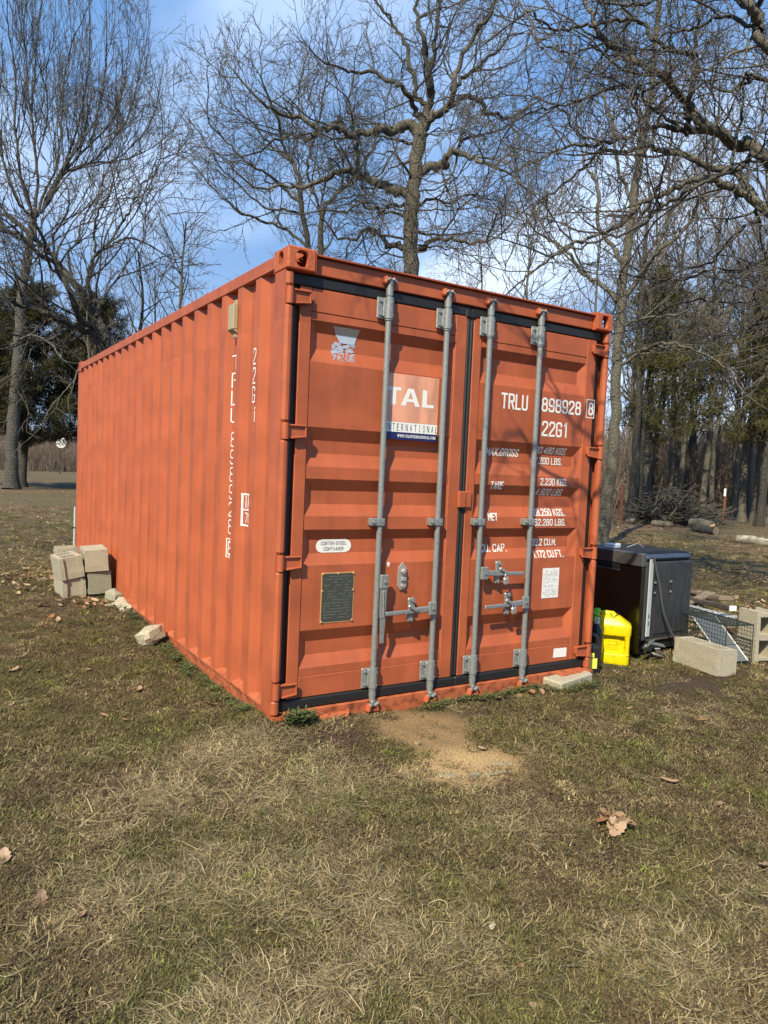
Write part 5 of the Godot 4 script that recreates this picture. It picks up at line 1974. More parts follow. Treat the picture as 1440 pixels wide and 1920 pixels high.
func build_woods() -> void:
	var wood := "bare trees of the wood right of the container"
	var wl := "slender bare tree standing among others in the wood right of the container"
	var beyond := "bare trees of the distant wood behind the container"
	var bl := "bare tree of the distant wood whose crown shows above the container"
	var protos := []
	var spots := [[1183, 968, 26.5, 11.0, 0.16, 0.35], [1256, 955, 33.0, 12.5, 0.16, 0.4], [1269, 952, 31.0, 12.0, 0.11, 0.35], [1317, 950, 33.0, 13.0, 0.14, 0.4], [1392, 962, 30.0, 11.5, 0.13, 0.35]]
	var m := ["dark_bark", "bark", "bark", "bark", "bark"]
	var lbl := ["dark straight trunk at the wood's edge right of the pale corner tree", "thick pale trunk in the wood above the brush pile, left of a thinner pale one", "thin pale trunk with a crooked side limb in the wood above the brush pile", "pale lichened trunk in the wood left of the steel post", "leaning pale trunk in the wood right of the steel post"]
	for i in 5:
		var s: Array = spots[i]
		protos.append(plain_tree("bare_tree", lbl[i], wood, ground_base(s[0], s[1], s[2]), s[3], s[4], s[5], m[i], 900 + i, Vector3(0.8, 0, 0) if i == 4 else Vector3.ZERO).root)
	rng.seed = 4242
	for k in 24:
		var u := rr(1165, 1475)
		var d := rr(36, 66)
		if k < 12:
			u = [1174, 1195, 1228, 1296, 1416, 1426, 1212, 1282, 1336, 1376, 1405, 1440][k]
			d = [34, 33, 36, 37, 30, 29, 31, 35, 32, 33, 34, 31][k]
		copy_tree(protos[(k * 7 + 1) % 5], ground_base(u, 950, d), rng.randf() * TAU, rr(0.75, 1.15), wl, wood)
	for k in 18:
		var u := lerpf(150, 1130, (k + rng.randf()) / 18.0)
		var d := rr(28, 50)
		copy_tree(protos[(k * 3 + 2) % 5], ground_base(u, 950, d), rng.randf() * TAU, rr(0.7, 1.0), bl, beyond)
	for k in 12:
		var u := rr(-60, 150)
		copy_tree(protos[(k * 3 + 1) % 5], ground_base(u, 950, rr(72, 100)), rng.randf() * TAU, rr(0.8, 1.1), "small bare tree of the far wood line past the field", "bare trees of the far wood line at the left")
	# undergrowth of saplings and briars, far too many to count
	var regions := [[1150, 1490, 35.0, 85.0, 1.0, 4.0, 3600, "brown tangle of saplings and briars between the trunks of the wood right of the container"], [-120, 260, 70.0, 105.0, 1.6, 4.0, 2600, "brown thicket along the far edge of the field at the left"], [200, 1150, 30.0, 52.0, 1.4, 3.8, 2200, "brown thicket of the distant wood behind the container"]]
	for k in 3:
		var g: Array = regions[k]
		var xs := []
		for i in g[6]:
			var p := ground_base(rr(g[0], g[1]), 950, rr(g[2], g[3]))
			var s := rr(g[4], g[5])
			xs.append(Transform3D(Basis.from_euler(Vector3(rr(-0.35, 0.35), rng.randf() * TAU, rr(-0.35, 0.35))).scaled(Vector3(s, s, s)), p))
		var o := mm("undergrowth", sprays[6 + k], xs, [], self)
		o.material_override = mats["far_twig"]
		tag(o, g[7], "undergrowth", "", "stuff")


# ---------------------------------------------------------------- things lying about

# a hollow concrete block: long axis x, cores run along y; ends may be grooved
func block_mesh(size: Vector3, grooved: bool, sd: int) -> MB:
	var r := RandomNumberGenerator.new()
	r.seed = sd
	var mb := MB.new()
	var fx := [0.0, 0.055, 0.10, 0.45, 0.55, 0.90, 0.945, 1.0]
	var fz := [0.0, 0.19, 0.27, 0.73, 0.81, 1.0]
	var nx := 7
	var nz := 5
	# grid of columns: i 0 end lip, 1 web, 2 core, 3 middle web, 4 core, 5 web, 6 end lip
	fx = [0.0, 0.045, 0.10, 0.445, 0.555, 0.90, 0.955, 1.0]
	var full := func(i: int, j: int) -> bool:
		if i < 0 or j < 0 or i >= nx or j >= nz:
			return false
		if grooved and (i == 0 or i == nx - 1) and j >= 1 and j <= nz - 2:
			return false
		if (i == 2 or i == 4) and j >= 1 and j <= nz - 2:
			return false
		return true
	var wob := {}
	var pt := func(i: int, j: int, y: int) -> Vector3:
		var key := Vector3i(i, j, y)
		if not wob.has(key):
			wob[key] = Vector3(r.randf_range(-1, 1), r.randf_range(-1, 1), r.randf_range(-1, 1)) * 0.0022
		return Vector3((fx[i] - 0.5) * size.x, (y / 4.0 - 0.5) * size.y, (fz[j] - 0.5) * size.z) + wob[key]
	for i in nx:
		for j in nz:
			if not full.call(i, j):
				continue
			mb.quad(pt.call(i, j + 1, 4), pt.call(i + 1, j + 1, 4), pt.call(i + 1, j, 4), pt.call(i, j, 4))
			mb.quad(pt.call(i, j, 0), pt.call(i + 1, j, 0), pt.call(i + 1, j + 1, 0), pt.call(i, j + 1, 0))
			for y in 4:
				if not full.call(i, j + 1):
					mb.quad(pt.call(i, j + 1, y), pt.call(i + 1, j + 1, y), pt.call(i + 1, j + 1, y + 1), pt.call(i, j + 1, y + 1))
				if not full.call(i, j - 1):
					mb.quad(pt.call(i + 1, j, y), pt.call(i, j, y), pt.call(i, j, y + 1), pt.call(i + 1, j, y + 1))
				if not full.call(i + 1, j):
					mb.quad(pt.call(i + 1, j + 1, y), pt.call(i + 1, j, y), pt.call(i + 1, j, y + 1), pt.call(i + 1, j + 1, y + 1))
				if not full.call(i - 1, j):
					mb.quad(pt.call(i, j, y), pt.call(i, j + 1, y), pt.call(i, j + 1, y + 1), pt.call(i, j, y + 1))
	return mb


func block(label: String, p: Vector3, b: Basis, size: Vector3, grooved: bool, m: String, sd: int, group := "grey hollow concrete blocks") -> void:
	var o := put(numbered("cinder_block"), block_mesh(size, grooved, sd), mats[m], self)
	o.transform = Transform3D(b, p)
	tag(o, label, "cinder block", group)


func rock_mesh(size: Vector3, sd: int, rough := 0.35) -> MB:
	var mb := MB.new()
	var n := FastNoiseLite.new()
	n.seed = sd
	n.frequency = 1.1
	n.fractal_octaves = 3
	var rows := 6
	var cols := 9
	var p := func(i: int, j: int) -> Vector3:
		var a := PI * i / rows
		var b := TAU * (j % cols) / cols
		var d := Vector3(sin(a) * cos(b), cos(a), sin(a) * sin(b))
		var q := Vector3(signf(d.x) * pow(absf(d.x), 0.55), signf(d.y) * pow(absf(d.y), 0.55), signf(d.z) * pow(absf(d.z), 0.55))
		return q * size * 0.5 * (1.0 + rough * n.get_noise_3dv(d * 1.9))
	for i in rows:
		for j in cols:
			if i == 0:
				mb.otri(p.call(0, j), p.call(1, j), p.call(1, j + 1), Vector3.ZERO)
			elif i == rows - 1:
				mb.otri(p.call(i, j), p.call(i, j + 1), p.call(rows, j), Vector3.ZERO)
			else:
				mb.oquad(p.call(i, j), p.call(i + 1, j), p.call(i + 1, j + 1), p.call(i, j + 1), Vector3.ZERO)
	return mb


func rock(label: String, p: Vector3, size: Vector3, turn: Vector3, m: String, sd: int, rough := 0.35) -> void:
	var o := put(numbered("rock"), rock_mesh(size, sd, rough), mats[m], self)
	o.transform = Transform3D(Basis.from_euler(turn), p)
	tag(o, label, "rock")


# rounded-rectangle sections stacked up the y axis: [y, centre x, half x, half z]
func loft(mb: MB, rings: Array, power := 0.5, sides := 24) -> void:
	var k0 := mb.v.size()
	var pts := []
	for r in rings:
		var line := []
		for s in sides:
			var a := TAU * s / sides
			line.append(Vector3(r[1] + signf(cos(a)) * pow(absf(cos(a)), power) * r[2], r[0], signf(sin(a)) * pow(absf(sin(a)), power) * r[3]))
		pts.append(line)
	for i in pts.size():
		for s in sides:
			var a: Vector3 = pts[i][(s + 1) % sides] - pts[i][(s + sides - 1) % sides]
			var b: Vector3 = pts[mini(i + 1, pts.size() - 1)][s] - pts[maxi(i - 1, 0)][s]
			mb.v.append(pts[i][s])
			mb.n.append(b.cross(a).normalized())
			mb.c.append(mb.col)
	for i in pts.size() - 1:
		for s in sides:
			var a := k0 + i * sides + s
			var b := k0 + i * sides + (s + 1) % sides
			mb.t.append_array([a, b, a + sides, b, b + sides, a + sides])
	for e in [0, pts.size() - 1]:
		var c := Vector3(rings[e][1], rings[e][0], 0)
		for s in sides:
			mb.otri(c, pts[e][s], pts[e][(s + 1) % sides], c + Vector3(0, 1 if e == 0 else -1, 0))


func build_objects() -> void:
	# the leaning stack of blocks against the far end of the long side
	var g := "concrete blocks stacked against the container's long side"
	var S := Vector3(0.405, 0.205, 0.205)
	var long_z := Basis(Vector3.UP, PI / 2)
	block("plain square-ended concrete block, lower right of the leaning stack", Vector3(-0.148, 0.265, -3.98), Basis(Vector3(0, 0, 1), 0.05) * Basis(Vector3.UP, 0.03) * long_z * Basis(Vector3.RIGHT, PI / 2), S, false, "grey_concrete", 1, g)
	block("plain square-ended concrete block, upper right and topmost of the leaning stack", Vector3(-0.168, 0.482, -3.96), Basis(Vector3(0, 0, 1), 0.07) * Basis(Vector3.UP, -0.06) * long_z * Basis(Vector3.RIGHT, PI / 2), S, false, "concrete", 2, g)
	block("groove-ended concrete block, lower left of the leaning stack", Vector3(-0.372, 0.20, -4.02), Basis(Vector3(0, 0, 1), 0.06) * Basis(Vector3.UP, 0.05) * long_z, S, true, "concrete", 3, g)
	block("groove-ended concrete block with open cores on top, upper left of the leaning stack", Vector3(-0.402, 0.412, -4.00), Basis(Vector3(0, 0, 1), 0.17) * Basis(Vector3.UP, 0.05) * long_z, S, true, "concrete", 4, g)
	block("concrete block standing on end behind the leaning stack", Vector3(-0.335, 0.335, -4.46), Basis(Vector3(0, 0, 1), PI / 2 + 0.05), S, true, "concrete", 5, g)
	# two more at the right
	var gr := "concrete blocks right of the container"
	block("pale concrete block lying with its cores up in front of the wire trap", Vector3(3.555, 0.135, 0.115), Basis(Vector3.UP, 1.37) * Basis(Vector3.RIGHT, 0.04), Vector3(0.45, 0.195, 0.185), false, "concrete", 6, gr)
	block("concrete block standing on end behind the wire trap at the right edge", Vector3(4.27, 0.235, 0.10), Basis(Vector3.UP, -0.28) * Basis(Vector3(0, 0, 1), PI / 2) * Basis(Vector3.RIGHT, PI / 2), Vector3(0.42, 0.20, 0.20), true, "concrete", 7, gr)

	rock("grey angular rock wedged under the corner of the block stack", Vector3(-0.055, 0.155, -3.58), Vector3(0.13, 0.12, 0.16), Vector3(0.3, 0.5, 0.2), "grey_concrete", 21)
	rock("pale broken rock lying along the container's bottom rail", Vector3(-0.045, 0.13, -3.22), Vector3(0.12, 0.09, 0.34), Vector3(0.1, 0.1, 0.3), "pale_stone", 22, 0.6)
	rock("flat pale rock chip in the grass before the block stack", Vector3(-0.13, 0.115, -3.38), Vector3(0.17, 0.04, 0.10), Vector3(0, 0.4, 0.1), "pale_stone", 23, 0.5)
	rock("pale squarish chunk of concrete in the grass beside the long side", Vector3(-0.135, 0.155, -1.96), Vector3(0.20, 0.12, 0.16), Vector3(-0.25, 0.5, 0.25), "pale_stone", 24, 0.3)
	rock("flat brown stone under the bent sill by the container's front corner", Vector3(0.315, 0.045, 0.045), Vector3(0.27, 0.075, 0.12), Vector3(0, 0.06, 0), "brown_stone", 25, 0.3)
	rock("small pale pebble on the lawn near the bottom right", Vector3(-0.06, ground_y(-0.06, 1.86) + 0.008, 1.86), Vector3(0.028, 0.02, 0.022), Vector3(0, 0.5, 0), "pale_stone", 26)
	rock("tan pebble at the edge of the bare sandy patch", Vector3(0.62, ground_y(0.62, 0.47) + 0.008, 0.47), Vector3(0.035, 0.02, 0.028), Vector3(0, 0.2, 0), "brown_stone", 27)
	for k in 5:
		var x := 0.62 + rr(-0.22, 0.28)
		var z := 0.86 + rr(-0.10, 0.10)
		var o := put(numbered("stone_flake"), rock_mesh(Vector3(rr(0.06, 0.13), 0.012, rr(0.03, 0.06)), 60 + k, 0.9), mats["crust"], self)
		o.position = Vector3(x, ground_y(x, z) - 0.001, z)
		o.rotation.y = rng.randf() * TAU
		tag(o, "grey flake of crusted rock in the bare sandy patch before the doors", "stone", "grey stone flakes in the sandy patch")
	var mb := MB.new()
	mb.box(Transform3D(), Vector3(0.36, 0.085, 0.17), 0.01)
	var o := put("concrete_brick", mb, mats["concrete"], self)
	o.transform = Transform3D(Basis.from_euler(Vector3(0.02, 0.14, 0.05)), Vector3(2.175, 0.075, 0.015))
	tag(o, "tan concrete slab wedged under the container's right front corner", "brick")

	# pale pole by the far corner
	mb = MB.new()
	var top := at(141, 950, 9.9)
	var foot := Vector3(top.x - 0.01, ground_y(top.x, top.z), top.z + 0.05)
	mb.cyl(Vector3.ZERO, top - foot, 0.014, 0.014, 10)
	var pole := thing("pale_pole", foot, "thin pale pole standing by the far left corner of the container", "pole")
	put("shaft", mb, mats["pipe_pale"], pole)
	mb = MB.new()
	mb.cyl((top - foot) * 0.62, (top - foot) * 0.64, 0.018, 0.018, 10)
	put("clip", mb, mats["rubber"], pole)

	build_yellow_can()
	build_dishwasher()
	build_trap()
	build_lumber()
	build_far_things()


func build_yellow_can() -> void:
	var p := Vector3(3.155, 0, -0.44)
	p.y = ground_y(p.x, p.z) + 0.004
	var can := thing("jerry_can", p, "bright yellow plastic jerry can with a moulded side grip standing by the container's corner", "jerry can")
	can.rotation.y = -0.86
	can.scale = Vector3(1.16, 1.06, 1.0)
	var mb := MB.new()
	loft(mb, [[0.0, 0, 0.108, 0.084], [0.012, 0, 0.118, 0.094], [0.088, 0, 0.118, 0.094], [0.100, 0, 0.112, 0.086], [0.104, 0, 0.06, 0.04]], 0.42, 32)
	loft(mb, [[0.222, 0, 0.06, 0.04], [0.228, 0, 0.114, 0.088], [0.242, 0, 0.122, 0.096], [0.30, 0, 0.122, 0.096], [0.318, -0.002, 0.116, 0.090], [0.352, -0.018, 0.088, 0.070], [0.372, -0.022, 0.066, 0.054], [0.380, -0.022, 0.05, 0.04]], 0.42, 32)
	loft(mb, [[0.09, 0, 0.112, 0.05], [0.235, 0, 0.112, 0.05]], 0.42, 32)
	loft(mb, [[0.095, -0.088, 0.030, 0.088], [0.235, -0.088, 0.030, 0.088]], 0.42, 24)
	put("body", mb, mats["yellow_plastic"], can)
	mb = MB.new()
	loft(mb, [[0.09, 0.092, 0.026, 0.09], [0.115, 0.096, 0.019, 0.086], [0.205, 0.096, 0.019, 0.086], [0.235, 0.092, 0.026, 0.09]], 0.6, 20)
	put("grip", mb, mats["yellow_plastic"], can)
	mb = MB.new()
	mb.box(xf(Vector3(0.005, 0.165, 0.053)), Vector3(0.09, 0.085, 0.006), 0.002)
	for k in 3:
		mb.box(xf(Vector3(0.005, 0.14 + k * 0.024, 0.0575)), Vector3(0.07, 0.008, 0.003), 0.001)
	put("moulded_panel", mb, mats["yellow_plastic"], can)
	mb = MB.new()
	mb.tube(PackedVector3Array([Vector3(-0.125, 0.330, 0.0), Vector3(-0.105, 0.368, 0.01), Vector3(-0.06, 0.388, 0.015), Vector3(-0.01, 0.386, 0.015), Vector3(0.02, 0.362, 0.01)]), PackedFloat32Array([0.024, 0.026, 0.024, 0.022, 0.02]), 12, true)
	put("top_handle", mb, mats["yellow_plastic"], can)
	mb = MB.new()
	mb.tube(PackedVector3Array([Vector3(-0.03, 0.405, 0.01), Vector3(-0.022, 0.392, 0.042), Vector3(-0.01, 0.365, 0.062), Vector3(0.0, 0.368, 0.06), Vector3(0.02, 0.39, 0.045), Vector3(0.03, 0.40, 0.01)]), PackedFloat32Array([0.003, 0.003, 0.003, 0.003, 0.003, 0.003]), 6, true)
	put("cord", mb, mats["rubber"], can)
	mb = MB.new()
	loft(mb, [[-0.004, 0, 0.104, 0.080], [0.004, 0, 0.1135, 0.0895], [0.012, 0, 0.1192, 0.0952], [0.018, 0, 0.1183, 0.0943]], 0.42, 32)
	put("mud_crust", mb, mats["mud"], can)

	p = Vector3(2.528, 0, -0.13)
	p.y = ground_y(p.x, p.z) + 0.002
	var jug := thing("oil_jug", p, "black plastic oil jug with a yellow label squeezed between the container and the yellow can", "jug")
	jug.rotation.y = -0.35
	mb = MB.new()
	loft(mb, [[0.0, 0, 0.075, 0.05], [0.01, 0, 0.082, 0.056], [0.19, 0, 0.082, 0.056], [0.215, -0.012, 0.068, 0.05], [0.225, -0.03, 0.04, 0.04], [0.255, -0.035, 0.035, 0.035], [0.275, -0.04, 0.028, 0.028]], 0.5, 24)
	put("body", mb, mats["black_plastic"], jug)
	mb = MB.new()
	mb.tube(PackedVector3Array([Vector3(-0.02, 0.268, 0), Vector3(0.03, 0.285, 0), Vector3(0.062, 0.268, 0), Vector3(0.074, 0.23, 0), Vector3(0.076, 0.17, 0)]), PackedFloat32Array([0.016, 0.016, 0.016, 0.016, 0.02]), 10, true)
	put("handle", mb, mats["black_plastic"], jug)
	mb = MB.new()
	mb.box(xf(Vector3(0.005, 0.085, 0.0568)), Vector3(0.085, 0.075, 0.002))
	mb.box(xf(Vector3(-0.005, 0.145, 0.0568)), Vector3(0.055, 0.032, 0.002))
	put("label", mb, mats["label_yellow"], jug)

	p = Vector3(2.895, 0, -0.385)
	p.y = ground_y(p.x, p.z)
	var sb := thing("spray_bottle", p, "lime green spray bottle head showing above the yellow can", "spray bottle")
	sb.rotation.y = 0.3
	mb = MB.new()
	loft(mb, [[0.0, 0, 0.05, 0.05], [0.22, 0, 0.052, 0.052], [0.27, 0, 0.045, 0.045], [0.31, 0, 0.02, 0.02]], 0.8, 20)
	put("bottle", mb, mats["black_plastic"], sb)
	mb = MB.new()
	for k in 4:
		mb.cyl(Vector3(0, 0.311 + k * 0.013, 0), Vector3(0, 0.318 + k * 0.013, 0), 0.021, 0.021, 14)
	put("neck", mb, mats["plastic_white"], sb)
	mb = MB.new()
	mb.box(xf(Vector3(-0.008, 0.402, 0)), Vector3(0.075, 0.058, 0.045), 0.012)
	mb.box(xf(Vector3(-0.058, 0.40, 0)), Vector3(0.03, 0.024, 0.024), 0.004)
	mb.box(xf(Vector3(-0.045, 0.355, 0), 0, 0, -0.4), Vector3(0.012, 0.05, 0.016), 0.003)
	put("trigger_head", mb, mats["lime_plastic"], sb)
	mb = MB.new()
	mb.cyl(Vector3(0.012, 0.392, 0.022), Vector3(0.012, 0.392, 0.0245), 0.012, 0.012, 12)
	put("emblem", mb, mats["black_plastic"], sb)


func build_dishwasher() -> void:
	var base := Vector3(3.665, 0, -0.665)
	base.y = 0.036
	var d := thing("dishwasher", base, "discarded black stainless dishwasher standing beside the container, its door facing the yellow can", "dishwasher")
	d.rotation.y = 0.02
	var hx := 0.335
	var hz := 0.325
	var h := 0.845
	# tub: grey sides, dark base with feet
	var mb := MB.new()
	mb.slab(Vector3(-hx + 0.05, 0.12, -hz), Vector3(hx, h - 0.075, hz), 0.012)
	put("tub", mb, mats["tub_grey"], d)
	mb = MB.new()
	mb.slab(Vector3(-hx + 0.05, h - 0.074, -hz + 0.004), Vector3(hx - 0.004, h - 0.012, hz - 0.002), 0.028)
	put("top_wrap", mb, mats["tub_top"], d)
	mb = MB.new()
	mb.slab(Vector3(-hx + 0.03, h - 0.0115, -hz), Vector3(hx - 0.03, h - 0.004, hz - 0.03), 0.003)
	put("top_panel", mb, mats["rubber"], d)
	mb = MB.new()
	mb.slab(Vector3(-hx + 0.10, 0.04, -hz + 0.02), Vector3(hx - 0.02, 0.118, hz - 0.01), 0.01)
	put("base_frame", mb, mats["black_plastic"], d)
	for s in [[-1, 1], [1, 1], [-1, -1], [1, -1]]:
		mb = MB.new()
		mb.cyl(Vector3(s[0] * 0.22 + 0.02, 0, s[1] * 0.25), Vector3(s[0] * 0.22 + 0.02, 0.04, s[1] * 0.25), 0.018, 0.012, 10)
		put("foot", mb, mats["rubber"], d)
	# rim strip where the side mat is glued on
	mb = MB.new()
	mb.slab(Vector3(-0.16, 0.17, hz + 0.001), Vector3(0.27, h - 0.10, hz + 0.006), 0.003)
	put("sound_mat", mb, mats["tub_grey"], d)
	mb = MB.new()
	mb.slab(Vector3(-0.24, 0.121, hz + 0.001), Vector3(0.305, 0.135, hz + 0.010), 0.002)
	put("bottom_flange", mb, mats["dark_wood"], d)
	# the two moulded hand grips
	for gx in [-0.175, 0.03]:
		mb = MB.new()
		var line := PackedVector3Array()
		var rad := PackedFloat32Array()
		for i in 13:
			var a := TAU * i / 12.0
			line.append(Vector3(gx + cos(a) * 0.018, 0.56 + signf(sin(a)) * pow(absf(sin(a)), 0.5) * 0.055, hz + 0.007))
			rad.append(0.004)
		mb.tube(line, rad, 6)
		put("hand_grip", mb, mats["black_plastic"], d)
		mb = MB.new()
		for yy in [0.518, 0.602]:
			mb.slab(Vector3(gx - 0.014, yy - 0.008, hz + 0.007), Vector3(gx + 0.014, yy + 0.008, hz + 0.012), 0.003)
		put("clip", mb, mats["bright_steel"], d)
	# galvanised corner strip with holes
	mb = MB.new()
	mb.slab(Vector3(-0.258, 0.16, hz + 0.001), Vector3(-0.212, h - 0.05, hz + 0.012), 0.003)
	put("corner_strip", mb, mats["pipe_pale"], d)
	mb = MB.new()
	for yy in [0.27, 0.33]:
		mb.slab(Vector3(-0.242, yy - 0.018, hz + 0.0125), Vector3(-0.232, yy + 0.018, hz + 0.0135))
	put("slot", mb, mats["rubber"], d)
	# front: stainless door, control band, pocket handle
	mb = MB.new()
	mb.slab(Vector3(-hx, 0.025, -hz + 0.002), Vector3(-hx + 0.045, h - 0.115, hz - 0.002), 0.006)
	put("door", mb, mats["black_stainless"], d)
	mb = MB.new()
	mb.slab(Vector3(-hx - 0.004, h - 0.113, -hz), Vector3(-hx + 0.049, h - 0.002, hz), 0.008)
	var band := put("control_band", mb, mats["band_grey"], d)
	mb = MB.new()
	mb.slab(Vector3(-hx - 0.010, h - 0.16, -0.14), Vector3(-hx - 0.0005, h - 0.118, 0.10), 0.006)
	put("pocket_handle", mb, mats["rubber"], d)
	mb = MB.new()
	mb.slab(Vector3(-hx - 0.014, h - 0.166, -0.15), Vector3(-hx - 0.004, h - 0.160, 0.11), 0.002)
	put("handle_lip", mb, mats["band_grey"], d)
	# drain hose hanging down the side
	mb = MB.new()
	var hose := smooth_path([Vector3(-0.245, h - 0.03, hz + 0.03), Vector3(-0.17, 0.60, hz + 0.04), Vector3(-0.10, 0.36, hz + 0.05), Vector3(-0.02, 0.22, hz + 0.06), Vector3(0.06, 0.08, hz + 0.09), Vector3(0.08, 0.01, hz + 0.12)], 6, 0.001)
	var rad := PackedFloat32Array()
	for i in hose.size():
		rad.append(0.010)
	mb.tube(hose, rad, 10, true)
	put("drain_hose", mb, mats["hose_grey"], d)
	# white box lying on top
	mb = MB.new()
	mb.box(Transform3D(), Vector3(0.15, 0.035, 0.09), 0.004)
	var o := put("white_carton", mb, mats["plastic_white"], self)
	o.transform = xf(base + Vector3(-0.20, h + 0.0145, -0.10), 0.3)
	tag(o, "small flat white carton lying on top of the dishwasher", "carton")
	mb = MB.new()
	mb.tube(smooth_path([Vector3(-0.09, 0, 0), Vector3(-0.03, 0.03, 0.03), Vector3(0.0, 0.012, -0.02), Vector3(0.05, 0.03, 0.0), Vector3(0.10, 0.0, 0.02)], 4, 0.002), PackedFloat32Array([.004, .004, .004, .004, .004, .004, .004, .004, .004, .004, .004, .004, .004, .004, .004, .004, .004]), 6)
	o = put("wire_tangle", mb, mats["grey_print"], self)
	o.position = base + Vector3(0.02, h, -0.05)
	tag(o, "small loop of grey wire lying on top of the dishwasher", "wire")
	# bent metal at its foot
	var sc := base + Vector3(-0.25, 0.03, hz + 0.09)
	var scrap := thing("metal_scrap", sc, "crumpled pale metal bracket lying at the dishwasher's near foot", "scrap metal")
	for k in 6:
		mb = MB.new()
		mb.box(Transform3D(Basis.from_euler(Vector3(rr(-0.6, 0.6), rr(-1, 1), rr(-0.9, 0.9))), Vector3(rr(-0.05, 0.07), rr(0.0, 0.10), rr(-0.04, 0.06))), Vector3(rr(0.08, 0.16), 0.008, rr(0.02, 0.05)), 0.002)
		put("strip", mb, mats["worn_steel"] if k % 2 else mats["dull_zinc"], scrap)
	mb = MB.new()
	mb.box(Transform3D(Basis.from_euler(Vector3(0.02, 0.35, 0.03)), Vector3.ZERO), Vector3(0.30, 0.02, 0.05), 0.004)
	o = put("metal_strip", mb, mats["bright_steel"], self)
	o.position = base + Vector3(-0.03, 0.012, hz + 0.20)
	tag(o, "flat metal strip on the ground before the dishwasher", "metal strip")


func build_trap() -> void:
	var base := Vector3(4.03, 0, -0.30)
	base.y = ground_y(base.x, base.z) + 0.005
	var t := thing("wire_trap", base, "dark wire-mesh animal trap with a sloping galvanised door beside the pale block", "animal trap")
	t.rotation.y = 1.30 - PI
	var L := 1.0
	var W := 0.26
	var H := 0.31
	var mb := MB.new()
	var w := 0.0020
	var line := func(into: MB, a: Vector3, b: Vector3, r: float) -> void: into.tube(PackedVector3Array([a, b]), PackedFloat32Array([r, r]), 4)
	var n := 32
	for i in n + 1:
		var x := -L / 2 + L * i / n
		line.call(mb, Vector3(x, 0, -W / 2), Vector3(x, H, -W / 2), w)
		line.call(mb, Vector3(x, 0, W / 2), Vector3(x, H, W / 2), w)
		line.call(mb, Vector3(x, H, -W / 2), Vector3(x, H, W / 2), w)
		line.call(mb, Vector3(x, 0.002, -W / 2), Vector3(x, 0.002, W / 2), w)
	for i in 11:
		var y := H * i / 10.0
		for s in [-1, 1]:
			line.call(mb, Vector3(-L / 2, y, s * W / 2), Vector3(L / 2, y, s * W / 2), w)
		line.call(mb, Vector3(-L / 2, y, -W / 2), Vector3(-L / 2, y, W / 2), w)
	for i in 9:
		var z := -W / 2 + W * i / 8.0
		line.call(mb, Vector3(-L / 2, H, z), Vector3(L / 2, H, z), w)
		line.call(mb, Vector3(-L / 2, 0, z), Vector3(-L / 2, H, z), w)
	var mesh := put("mesh_cage", mb, mats["cage_wire"], t)
	mesh.set_meta("kind", "stuff")
	mb = MB.new()
	var f := 0.005
	for x in [-L / 2, 0.0, L / 2]:
		for s in [-1, 1]:
			line.call(mb, Vector3(x, 0, s * W / 2), Vector3(x, H, s * W / 2), f)
		line.call(mb, Vector3(x, H, -W / 2), Vector3(x, H, W / 2), f)
	for s in [-1, 1]:
		for y in [0.0, H]:
			line.call(mb, Vector3(-L / 2, y, s * W / 2), Vector3(L / 2, y, s * W / 2), f)
	line.call(mb, Vector3(-L / 2, H, -W / 2), Vector3(-L / 2 + 0.16, 0.05, W / 2), 0.003)
	put("frame", mb, mats["cage_wire"], t)
	mb = MB.new()
	mb.box(Transform3D(Basis(Vector3(0, 0, 1), -0.62), Vector3(L / 2 - 0.215, 0.155, 0)), Vector3(0.48, 0.003, W - 0.02))
	put("trap_door", mb, mats["dull_zinc"], t)
	mb = MB.new()
	for s in [-1, 1]:
		mb.box(Transform3D(Basis(Vector3(0, 0, 1), -0.62), Vector3(L / 2 - 0.215, 0.160, s * (W / 2 - 0.014))), Vector3(0.48, 0.008, 0.006), 0.001)
	put("door_edge", mb, mats["plastic_white"], t)


func board(label: String, a: Vector3, b: Vector3, w: float, h: float, m: String, called := "plank", lift := 0.0, white_end := false) -> void:
	a.y = maxf(a.y, ground_y(a.x, a.z) + h * 0.5) + lift
	b.y = maxf(b.y, ground_y(b.x, b.z) + h * 0.5) + lift
	var d := b - a
	var x := d.normalized()
	var z := x.cross(Vector3.UP).normalized()
	var mb := MB.new()
	mb.box(Transform3D(), Vector3(d.length(), h, w), 0.005)
	var o := put(numbered(called), mb, mats[m], self)
	o.transform = Transform3D(Basis(x, z.cross(x), z), (a + b) * 0.5)
	tag(o, label, "plank", "old planks behind the wire trap")
	if white_end:
		mb = MB.new()
		mb.box(xf(Vector3(d.length() * 0.5 - 0.008, 0.0, 0)), Vector3(0.022, h + 0.004, w + 0.004), 0.003)
		put("painted_end", mb, mats["white_paint"], o)


